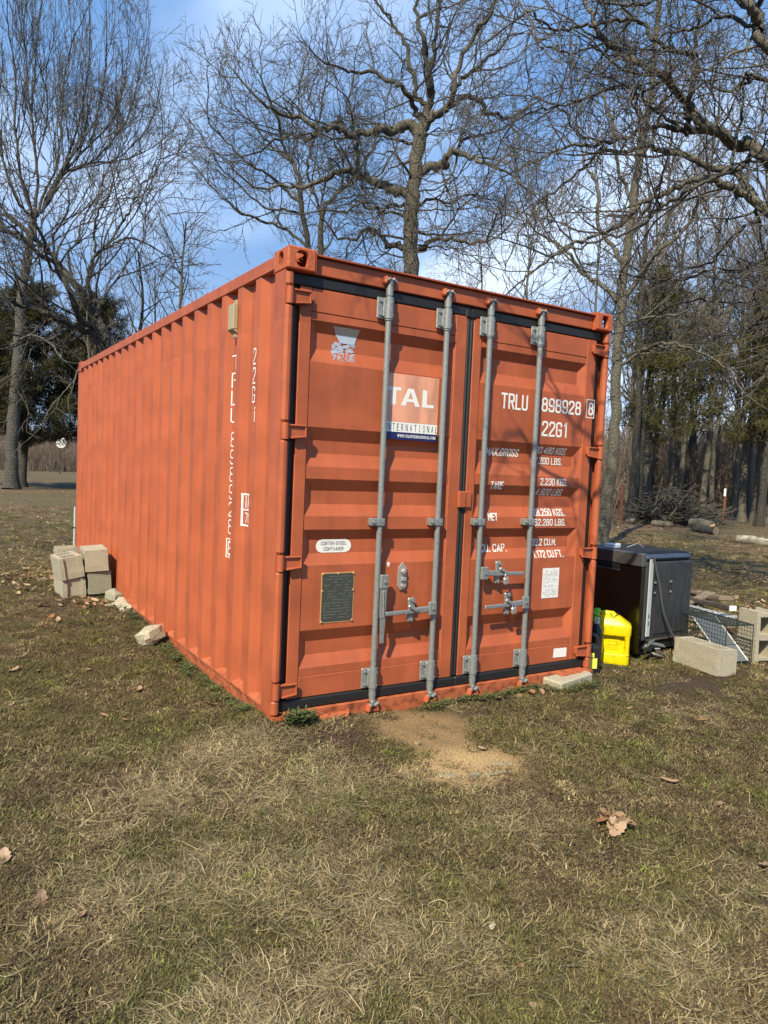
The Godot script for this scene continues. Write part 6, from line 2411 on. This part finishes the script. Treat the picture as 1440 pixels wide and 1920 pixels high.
func build_lumber() -> void:
	board("grey timber lying nearest behind the wire trap", at(1280, 1152, 8.2), at(1372, 1170, 7.6), 0.10, 0.09, "grey_wood")
	board("white board with flaking paint lying on the grey timber", at(1280, 1136, 8.35), at(1370, 1158, 7.8), 0.16, 0.03, "flaked_white")
	board("dark beam with a white-painted end lying behind the flaking white board", at(1286, 1122, 9.3), at(1375, 1141, 8.5), 0.07, 0.05, "dark_wood", "plank", 0.0, true)
	board("grey plank resting aslant on the pile, pointing up to the right", at(1276, 1136, 8.9), at(1335, 1112, 9.6), 0.11, 0.03, "grey_wood")
	board("short pale plank at the back of the pile, its end squared off", at(1318, 1117, 9.7), at(1362, 1122, 9.2), 0.16, 0.05, "grey_wood")
	board("thin grey plank at the far left of the pile", at(1280, 1108, 10.2), at(1322, 1112, 9.8), 0.10, 0.03, "grey_wood")
	# scrap of red cloth under the boards is only a shadowed rag
	var mb := MB.new()
	loft(mb, [[0.0, 0, 0.06, 0.04], [0.02, 0, 0.07, 0.05], [0.045, 0.01, 0.05, 0.03], [0.055, 0.01, 0.02, 0.015]], 0.7, 14)
	var p := at(1366, 1155, 7.9)
	p.y = ground_y(p.x, p.z)
	var o := put("red_rag", mb, mats["rust_red"], self)
	o.position = p
	tag(o, "dark red scrap lying by the end of the flaking white board", "rag")


func log_thing(label: String, a: Vector3, b: Vector3, r: float, cut := true, m := "bark") -> void:
	a.y = ground_y(a.x, a.z) + r * 0.8 + maxf(0.0, a.y)
	b.y = ground_y(b.x, b.z) + r * 0.8 + maxf(0.0, b.y)
	var mb := MB.new()
	var pts := smooth_path([a - a, (b - a) * 0.33 + rv() * 0.03, (b - a) * 0.66 + rv() * 0.03, b - a], 4, 0.012)
	var rad := PackedFloat32Array()
	for i in pts.size():
		rad.append(r * rr(0.9, 1.1))
	mb.tube(pts, rad, 12, true)
	var t := thing("log", a, label, "log", "cut logs at the edge of the wood")
	put("bark", mb, mats[m], t)
	if cut:
		mb = MB.new()
		var d := (b - a).normalized()
		mb.cyl(b - a, b - a + d * 0.01, r * 0.86, r * 0.82, 14)
		mb.cyl(Vector3.ZERO, -d * 0.01, r * 0.86, r * 0.82, 14)
		put("cut_face", mb, mats["cut_wood"] if m == "bark" and r > 0.135 else mats["grey_wood"], t)


func flat_at(u: float, away: float, y := 0.0) -> Vector3:
	var p := at(u, 950, away)
	return Vector3(p.x, y, p.z)


func build_far_things() -> void:
	# steel fence post with a white tip
	var p := ground_base(1354, 980, 26.5)
	var post := thing("fence_post", p, "rusty steel fence post with a white tip at the wood's edge", "post")
	var mb := MB.new()
	mb.slab(Vector3(-0.03, 0, -0.004), Vector3(0.03, 1.18, 0.004))
	mb.slab(Vector3(-0.005, 0, 0.005), Vector3(0.005, 1.18, 0.045))
	put("shaft", mb, mats["rust_red"], post)
	mb = MB.new()
	mb.slab(Vector3(-0.036, 1.0, -0.012), Vector3(0.036, 1.25, 0.05))
	put("tip", mb, mats["white_paint"], post)
	post.rotation = Vector3(0, 0.5, -0.08)
	# thinner rusty post left of the brush pile
	p = ground_base(1164, 978, 24.0)
	post = thing("fence_post", p, "thin rusty steel post left of the brush pile, just past the pale trunk", "post")
	mb = MB.new()
	mb.slab(Vector3(-0.025, 0, -0.02), Vector3(0.025, 1.25, 0.02))
	put("shaft", mb, mats["rust_red"], post)
	# sign on its post across the field
	p = ground_base(112, 888, 52.0)
	var sign := thing("round_sign", p, "white round sign on a thin dark post across the field at the left", "sign")
	mb = MB.new()
	mb.cyl(Vector3.ZERO, Vector3(0, 2.1, 0), 0.035, 0.035, 8)
	put("post", mb, mats["dark_bark"], sign)
	mb = MB.new()
	var shape := PackedVector2Array()
	for i in 16:
		var a := TAU * (i + 0.5) / 16.0
		shape.append(Vector2(cos(a) * 0.30, sin(a) * 0.30))
	mb.plate(shape, Transform3D(Basis(Vector3.UP, -0.3), Vector3(0.04, 2.0, 0.06)), -0.01, 0.01)
	mb.box(xf(Vector3(0.12, 2.28, 0.06)), Vector3(0.24, 0.14, 0.02))
	mb.box(xf(Vector3(0.32, 2.08, 0.06)), Vector3(0.16, 0.16, 0.02))
	put("plate", mb, mats["white_paint"], sign)
	# logs and stump before the brush pile
	log_thing("grey log with a pale cut top lying right of the brush pile", flat_at(1300, 23.6, 0.10), flat_at(1338, 23.2, 0.08), 0.14)
	log_thing("dark log under the pale topped log right of the brush pile", flat_at(1308, 22.9), flat_at(1346, 22.3), 0.13, true, "dark_bark")
	log_thing("grey log half way along the front of the brush pile", flat_at(1226, 24.4), flat_at(1262, 24.2), 0.10)
	log_thing("short grey log at the left of the brush pile's front", flat_at(1178, 25.0), flat_at(1192, 24.9), 0.09)
	log_thing("pale barkless log lying alone on the grass at the right edge", flat_at(1388, 20.0), flat_at(1470, 19.3), 0.11, false, "pale_stone")
	# brush pile: a heap of cut boughs, sticks beyond counting
	mb = MB.new()
	for k in 420:
		var u := rr(1196, 1345)
		var d := rr(24.8, 28.0)
		var c := flat_at(u, d)
		var hump := 0.9 * exp(-pow((u - 1262.0) / 60.0, 2.0)) + 0.25
		c.y = ground_y(c.x, c.z) + rr(0.0, hump)
		var dir := Vector3(rr(-1, 1), rr(-0.22, 0.28), rr(-0.6, 0.6)).normalized()
		var l := rr(0.5, 1.9)
		var r := rr(0.008, 0.03)
		mb.tube(smooth_path([c - dir * l * 0.5, c + rv() * 0.12, c + dir * l * 0.5], 3, 0.02), PackedFloat32Array([r, r, r * 0.9, r * 0.8, r * 0.7, r * 0.6, r * 0.5]), 5)
	var o := put("brush_pile", mb, mats["limb_bark"], self)
	tag(o, "heap of cut boughs and sticks at the edge of the wood right of the container", "brush pile", "", "stuff")


# ---------------------------------------------------------------- litter on the ground

func leaf_mesh(sd: int) -> ArrayMesh:
	var r := RandomNumberGenerator.new()
	r.seed = sd
	var mb := MB.new()
	var n := 9
	var rows := []
	var curl := r.randf_range(0.2, 0.8)
	var bend := r.randf_range(-0.3, 0.5)
	for i in n + 1:
		var t := float(i) / n
		var w := 0.30 * pow(sin(PI * clampf(t * 0.92 + 0.06, 0, 1)), 0.8) * (0.62 + 0.38 * (1.0 if i % 2 == 1 else 0.25)) * r.randf_range(0.85, 1.1)
		var y := 0.10 + bend * (t - 0.5) * (t - 0.5) * 1.4
		rows.append([Vector3(-w, y + curl * w * 0.8 + r.randf_range(-0.03, 0.03), t - 0.5), Vector3(0, y, t - 0.5), Vector3(w, y + curl * w * 0.6 + r.randf_range(-0.03, 0.03), t - 0.5)])
	for i in n:
		var a: Array = rows[i]
		var b: Array = rows[i + 1]
		mb.quad(a[0], b[0], b[1], a[1])
		mb.quad(a[1], b[1], b[2], a[2])
	mb.tube(PackedVector3Array([Vector3(0, 0.11, -0.5), Vector3(0.02, 0.12, -0.6), Vector3(0.05, 0.10, -0.7)]), PackedFloat32Array([0.010, 0.009, 0.008]), 3)
	return mb.mesh(mats["leaf"])


func blade_clump(sd: int, count: int, reach: float, flat: float, w0: float, w1: float, l0: float, l1: float, curve: float, m := 4) -> ArrayMesh:
	var r := RandomNumberGenerator.new()
	r.seed = sd
	var mb := MB.new()
	for i in count:
		var a := r.randf() * TAU
		var p := Vector3(r.randf_range(-1, 1) * reach, r.randf_range(0.0, 0.006), r.randf_range(-1, 1) * reach)
		var d := Vector3(cos(a), r.randf_range(0.0, flat), sin(a)).normalized()
		var l := r.randf_range(l0, l1)
		var w := r.randf_range(w0, w1)
		var tone := r.randf_range(0.4, 1.55)
		mb.col = Color(tone, tone * r.randf_range(0.94, 1.03), tone * r.randf_range(0.82, 1.05))
		var bend := Vector3(r.randf_range(-1, 1), r.randf_range(-0.6, 0.4), r.randf_range(-1, 1)) * curve
		for k in m:
			var q := p + d * (l / m)
			if curve > 0.61:
				d.y = clampf(d.y, -0.25, 0.16)
			if q.y < 0.002:
				q.y = 0.002
				d.y = absf(d.y) * 0.3
			var side := d.cross(Vector3.UP).normalized()
			if side.length() < 0.5:
				side = Vector3.RIGHT
			var wa := w * (1.0 - 0.75 * k / m)
			var wb := w * (1.0 - 0.75 * (k + 1) / m)
			mb.quad(p - side * wa, p + side * wa, q + side * wb, q - side * wb)
			p = q
			d = (d + bend * 0.5 + Vector3(r.randf_range(-1, 1), r.randf_range(-0.7, 0.5), r.randf_range(-1, 1)) * (0.22 + 0.28 * curve)).normalized()
	return mb.mesh(null)


# a random spot on the ground in front of the viewer, more of them near than far
func spot_near(d0: float, d1: float, wide := 0.62) -> Vector2:
	var f := rng.randf()
	var d := 1.0 / lerpf(1.0 / d0, 1.0 / d1, f)
	if rng.randf() < 0.45:
		d = d0 * pow(d1 / d0, f)
	var a := rr(-wide, wide)
	var fwd := Vector2(-CAM_Z.x, -CAM_Z.z).normalized()
	var right := Vector2(CAM_X.x, CAM_X.z).normalized()
	var v := fwd * cos(a) + right * sin(a)
	return Vector2(CAM.x, CAM.z) + v * d


func inside_container(x: float, z: float) -> bool:
	return x > 0.02 and x < CW - 0.02 and z > -CL and z < -0.02


func scatter(called: String, label: String, category: String, meshes: Array, count: int, d0: float, d1: float, accept: Callable, color: Callable, s0: float, s1: float, sink := 0.0, wide := 0.62) -> void:
	var xs := []
	var cs := []
	for k in meshes.size():
		xs.append([])
		cs.append([])
	for i in count:
		var q := spot_near(d0, d1, wide)
		if inside_container(q.x, q.y) or rng.randf() > accept.call(q.x, q.y):
			continue
		var away := q.distance_to(Vector2(CAM.x, CAM.z))
		var s := rr(s0, s1) * (1.0 + maxf(0.0, away - 5.0) * 0.06)
		var k := rng.randi() % meshes.size()
		var e := 0.05
		var y := ground_y(q.x, q.y)
		var tilt := Vector3(-(ground_y(q.x + e, q.y) - y) / e, 1, -(ground_y(q.x, q.y + e) - y) / e).normalized()
		var x := Vector3(1, 0, 0)
		var z := x.cross(tilt).normalized()
		var b := Basis(tilt.cross(z).normalized(), tilt, z) * Basis(Vector3.UP, rng.randf() * TAU)
		xs[k].append(Transform3D(b.scaled(Vector3(s, s, s)), Vector3(q.x, y - sink, q.y)))
		cs[k].append(color.call(q.x, q.y))
	var root := thing(called, Vector3.ZERO, label, category)
	root.set_meta("kind", "stuff")
	for k in meshes.size():
		if xs[k].is_empty():
			continue
		var o := mm(called, meshes[k], xs[k], cs[k], root)
		o.material_override = mats["straw"]


func build_litter() -> void:
	rng.seed = 99
	var straw := []
	var moss := []
	var thatch := []
	var tuft := []
	for k in 3:
		straw.append(blade_clump(500 + k, 24, 0.06, 0.16, 0.0007, 0.0015, 0.03, 0.105, 0.62, 5))
		moss.append(blade_clump(520 + k, 46, 0.036, 1.5, 0.0011, 0.0026, 0.006, 0.016, 0.4, 2))
		thatch.append(blade_clump(540 + k, 40, 0.045, 0.9, 0.0011, 0.0024, 0.007, 0.026, 0.6, 2))
		tuft.append(blade_clump(560 + k, 26, 0.014, 2.5, 0.0009, 0.0016, 0.03, 0.065, 0.35))
	scatter("dead_grass", "tangled straw-coloured runners of dead grass lying over the lawn", "dead grass", straw, 60000, 1.1, 16.0,
		func(x: float, z: float) -> float: return clampf(straw_at(x, z) * 0.95 + 0.045, 0, 1) * (1.0 - sand_at(x, z)) * (1.0 - 0.85 * soil_at(x, z)),
		func(x: float, z: float) -> Color:
			var k := rr(0.55, 1.2)
			return Color(0.56, 0.455, 0.245).lerp(Color(0.20, 0.145, 0.07), pow(rng.randf(), 1.3) * 0.9) * k,
		0.7, 1.3)
	scatter("thatch", "short brown thatch of withered grass between the straw and the moss", "thatch", thatch, 66000, 1.1, 22.0,
		func(x: float, z: float) -> float: return (1.0 - 0.93 * sand_at(x, z)) * (1.0 - 0.75 * soil_at(x, z)),
		func(x: float, z: float) -> Color:
			var k := rr(0.55, 1.3)
			var c := Color(0.085, 0.056, 0.027).lerp(Color(0.165, 0.118, 0.055), rng.randf())
			if rng.randf() < 0.25:
				c = Color(0.27, 0.205, 0.095).lerp(Color(0.42, 0.33, 0.165), rng.randf())
			if x > 3.6 or z < -5.0:
				k *= 1.35
			return c.lerp(Color(0.12, 0.112, 0.034), moss_at(x, z) * 0.5) * k,
		0.7, 1.4)
	scatter("moss", "low olive-green moss and winter weeds covering the lawn in patches", "moss", moss, 52000, 1.1, 20.0,
		func(x: float, z: float) -> float: return clampf(moss_at(x, z) * 1.2 + 0.03, 0, 1) * (1.0 - sand_at(x, z)) * (1.0 - 0.8 * soil_at(x, z)),
		func(x: float, z: float) -> Color:
			var k := rr(0.6, 1.35)
			var c := Color(0.105, 0.092, 0.026).lerp(Color(0.125, 0.130, 0.032), rng.randf())
			if rng.randf() < 0.06:
				c = Color(0.20, 0.24, 0.04)
			return c * k,
		0.8, 1.6)
	scatter("green_grass", "small tufts of fresh green grass scattered through the lawn", "grass", tuft, 1700, 1.1, 9.0,
		func(x: float, z: float) -> float: return clampf(moss_at(x, z) * 0.9 - 0.1, 0, 1) * (1.0 - sand_at(x, z)) * (1.0 - 0.6 * soil_at(x, z)),
		func(x: float, z: float) -> Color: return Color(0.12, 0.155, 0.04).lerp(Color(0.24, 0.23, 0.09), rng.randf()) * rr(0.6, 1.2),
		0.5, 1.0)
	# weeds growing up against the container
	var xs := []
	var cs := []
	for k in 260:
		var x := 0.0
		var z := 0.0
		if k < 60:
			x = 0.145 + rr(-0.09, 0.09) * rr(0.3, 1.0)
			z = 0.05 + rr(-0.05, 0.04)
		elif k < 170:
			z = rr(-3.4, -0.2)
			x = -0.05 + rr(-0.06, 0.02)
		elif k < 230:
			x = 1.45 + rr(-0.5, 0.45)
			z = 0.02 + rr(0.0, 0.06)
		else:
			x = 2.15 + rr(-0.25, 0.25)
			z = 0.13 + rr(-0.03, 0.08)
		var s := rr(0.8, 1.5) * (1.1 if k < 60 else 0.8)
		xs.append(Transform3D(Basis(Vector3.UP, rng.randf() * TAU).scaled(Vector3(s, s, s)), Vector3(x, ground_y(x, z), z)))
		cs.append(Color(0.055, 0.085, 0.03).lerp(Color(0.10, 0.12, 0.035), rng.randf()) * rr(0.7, 1.3))
	var broad := MB.new()
	for i in 26:
		var a := rr(0, TAU)
		var p := Vector3(cos(a), 0, sin(a)) * rr(0.0, 0.025) + Vector3(0, rr(0.008, 0.042), 0)
		var d := Vector3(cos(a), rr(0.1, 0.9), sin(a)).normalized()
		var side := d.cross(Vector3.UP).normalized() * rr(0.003, 0.006)
		var l := rr(0.010, 0.018)
		broad.col = Color(1, 1, 1) * rr(0.7, 1.2)
		broad.quad(p - side * 0.3, p + d * l * 0.5 - side, p + d * l, p + d * l * 0.5 + side)
	var wo := mm("weeds", broad.mesh(null), xs, cs, self)
	wo.material_override = mats["straw"]
	tag(wo, "low dark green weeds growing along the foot of the container", "weeds", "", "stuff")
	# far leaf litter
	var lm := []
	for k in 4:
		lm.append(leaf_mesh(700 + k))
	var far := []
	var fc := []
	for i in 15000:
		var q := spot_near(7.0, 45.0, 0.66)
		if inside_container(q.x, q.y):
			continue
		var w := smoothstep(-0.25, 0.3, fn.get_noise_2d(q.x * 0.22, q.y * 0.5 + 20.0))
		if rng.randf() > w * 0.9 + 0.06:
			continue
		var s := rr(0.035, 0.085)
		far.append(Transform3D(Basis.from_euler(Vector3(rr(-0.4, 0.4), rng.randf() * TAU, rr(-0.4, 0.4))).scaled(Vector3(s, s, s)), Vector3(q.x, ground_y(q.x, q.y) + 0.004, q.y)))
		fc.append(Color(0.30, 0.185, 0.10).lerp(Color(0.42, 0.31, 0.20), rng.randf()) * rr(0.5, 1.1))
	var fo := mm("leaf_litter", lm[0], far, fc, self)
	fo.material_override = mats["leaf"]
	tag(fo, "drifts of small fallen oak leaves over the grass beyond the container", "leaf litter", "", "stuff")
	# single fallen leaves near enough to pick out, and the heap of them at the right
	var gl := "fallen oak leaves scattered on the lawn"
	var tones := []
	for k in 5:
		var m := StandardMaterial3D.new()
		m.resource_name = "oak_leaf"
		m.albedo_color = lin([0.30, 0.25, 0.20, 0.36, 0.26][k], [0.195, 0.15, 0.125, 0.245, 0.13][k], [0.115, 0.085, 0.075, 0.155, 0.05][k])
		m.roughness = 0.75
		m.backlight_enabled = true
		m.backlight = Color(0.10, 0.06, 0.03)
		tones.append(m)
	var heap_at := Vector3(0.80, 0, 1.60)
	heap_at.y = ground_y(heap_at.x, heap_at.z)
	var heap := thing("leaf_heap", heap_at, "little heap of curled tan oak leaves on the lawn at the right", "leaf heap")
	for k in 15:
		var o := MeshInstance3D.new()
		o.name = "leaf"
		o.mesh = lm[k % 4]
		o.material_override = tones[[0, 3, 0, 3, 2, 4][k % 6]]
		var a := rng.randf() * TAU
		var r := sqrt(rng.randf()) * 0.05
		var s := rr(0.068, 0.10)
		o.transform = Transform3D(Basis.from_euler(Vector3(rr(-0.9, 0.9), rng.randf() * TAU, rr(-0.9, 0.9))).scaled(Vector3(s, s, s)), Vector3(cos(a) * r * 1.3, 0.008 + 0.035 * (1.0 - r / 0.062) * rr(0.4, 1.0), sin(a) * r))
		heap.add_child(o, true)
	var leaves := [[25, 1265, 0.09], [70, 1265, 0.06], [165, 1258, 0.07], [262, 1290, 0.085], [285, 1232, 0.06], [195, 1338, 0.07], [235, 1350, 0.06], [395, 1330, 0.085], [10, 1605, 0.09], [330, 1235, 0.05], [22, 1320, 0.06], [155, 1715, 0.07], [75, 1690, 0.085], [590, 1712, 0.05], [535, 1690, 0.05],
		[1255, 1465, 0.085], [1145, 1402, 0.06], [1350, 1507, 0.06], [1435, 1620, 0.09], [975, 1815, 0.045], [1010, 1890, 0.06], [860, 1572, 0.04], [905, 1312, 0.08], [935, 1308, 0.08], [995, 1300, 0.09], [1015, 1296, 0.08], [975, 1305, 0.07], [1180, 1325, 0.05], [1265, 1300, 0.05], [1320, 1345, 0.06], [905, 1395, 0.05],
		[150, 1135, 0.10], [165, 1133, 0.10], [178, 1130, 0.11], [188, 1137, 0.09], [172, 1140, 0.09], [196, 1133, 0.10], [158, 1142, 0.08], [110, 1165, 0.08], [95, 1160, 0.09], [280, 1185, 0.07], [305, 1215, 0.08], [210, 1160, 0.07]]
	var protos := []
	for k in 5:
		protos.append(null)
	var n := 0
	for l in leaves:
		var d: Vector3 = CAM_X * ((l[0] - 720.0) / FOCAL) + CAM_Y * (-(l[1] - 960.0) / FOCAL) - CAM_Z
		var hit: Vector3 = CAM + d * ((0.07 - CAM.y) / d.y)
		if l[0] < 330 and l[1] < 1200:
			hit = CAM + d * ((0.12 - CAM.y) / d.y)
		var o := MeshInstance3D.new()
		o.name = numbered("fallen_leaf")
		o.mesh = lm[n % 4]
		o.material_override = tones[n % 5]
		var s: float = l[2] * 0.95
		add_child(o)
		o.transform = Transform3D(Basis.from_euler(Vector3(rr(-0.3, 0.3), rng.randf() * TAU, rr(-0.3, 0.3))).scaled(Vector3(s, s, s)), Vector3(hit.x, ground_y(hit.x, hit.z) + 0.006, hit.z))
		var where := "on the lawn in the left foreground"
		if l[1] < 1200 and l[0] < 200:
			where = "at the foot of the block stack"
		elif l[0] < 320 and l[1] < 1360:
			where = "on the lawn left of the container"
		elif l[0] < 420 and l[1] < 1360:
			where = "near the container's front left corner"
		elif l[1] < 1330 and l[0] < 1020:
			where = "along the foot of the right door"
		elif l[1] < 1420 and l[0] > 1020:
			where = "on the lawn right of the container's front corner"
		elif l[0] > 1020:
			where = "on the lawn in the right foreground"
		elif l[0] > 500:
			where = "on the lawn in the middle foreground"
		tag(o, "%s oak leaf lying %s" % [["tan", "brown", "dark brown", "pale tan", "rust-brown"][n % 5], where], "leaf", gl)
		n += 1
	# a grey stick
	var mb := MB.new()
	var sp := Vector3(-0.46, 0, 1.40)
	var pts := []
	for q in [[-0.10, -0.10], [-0.04, -0.02], [0.03, 0.03], [0.11, 0.05], [0.19, 0.08]]:
		pts.append(Vector3(q[0], ground_y(sp.x + q[0], sp.z + q[1]) + 0.011, q[1]))
	var path := smooth_path(pts, 4, 0.0015)
	var rad := PackedFloat32Array()
	for i in path.size():
		rad.append(lerpf(0.003, 0.006, float(i) / path.size()))
	mb.tube(path, rad, 7, true)
	var so := put("stick", mb, mats["limb_bark"], self)
	so.position = sp
	tag(so, "thin grey stick lying in the dead grass at the bottom centre", "stick")
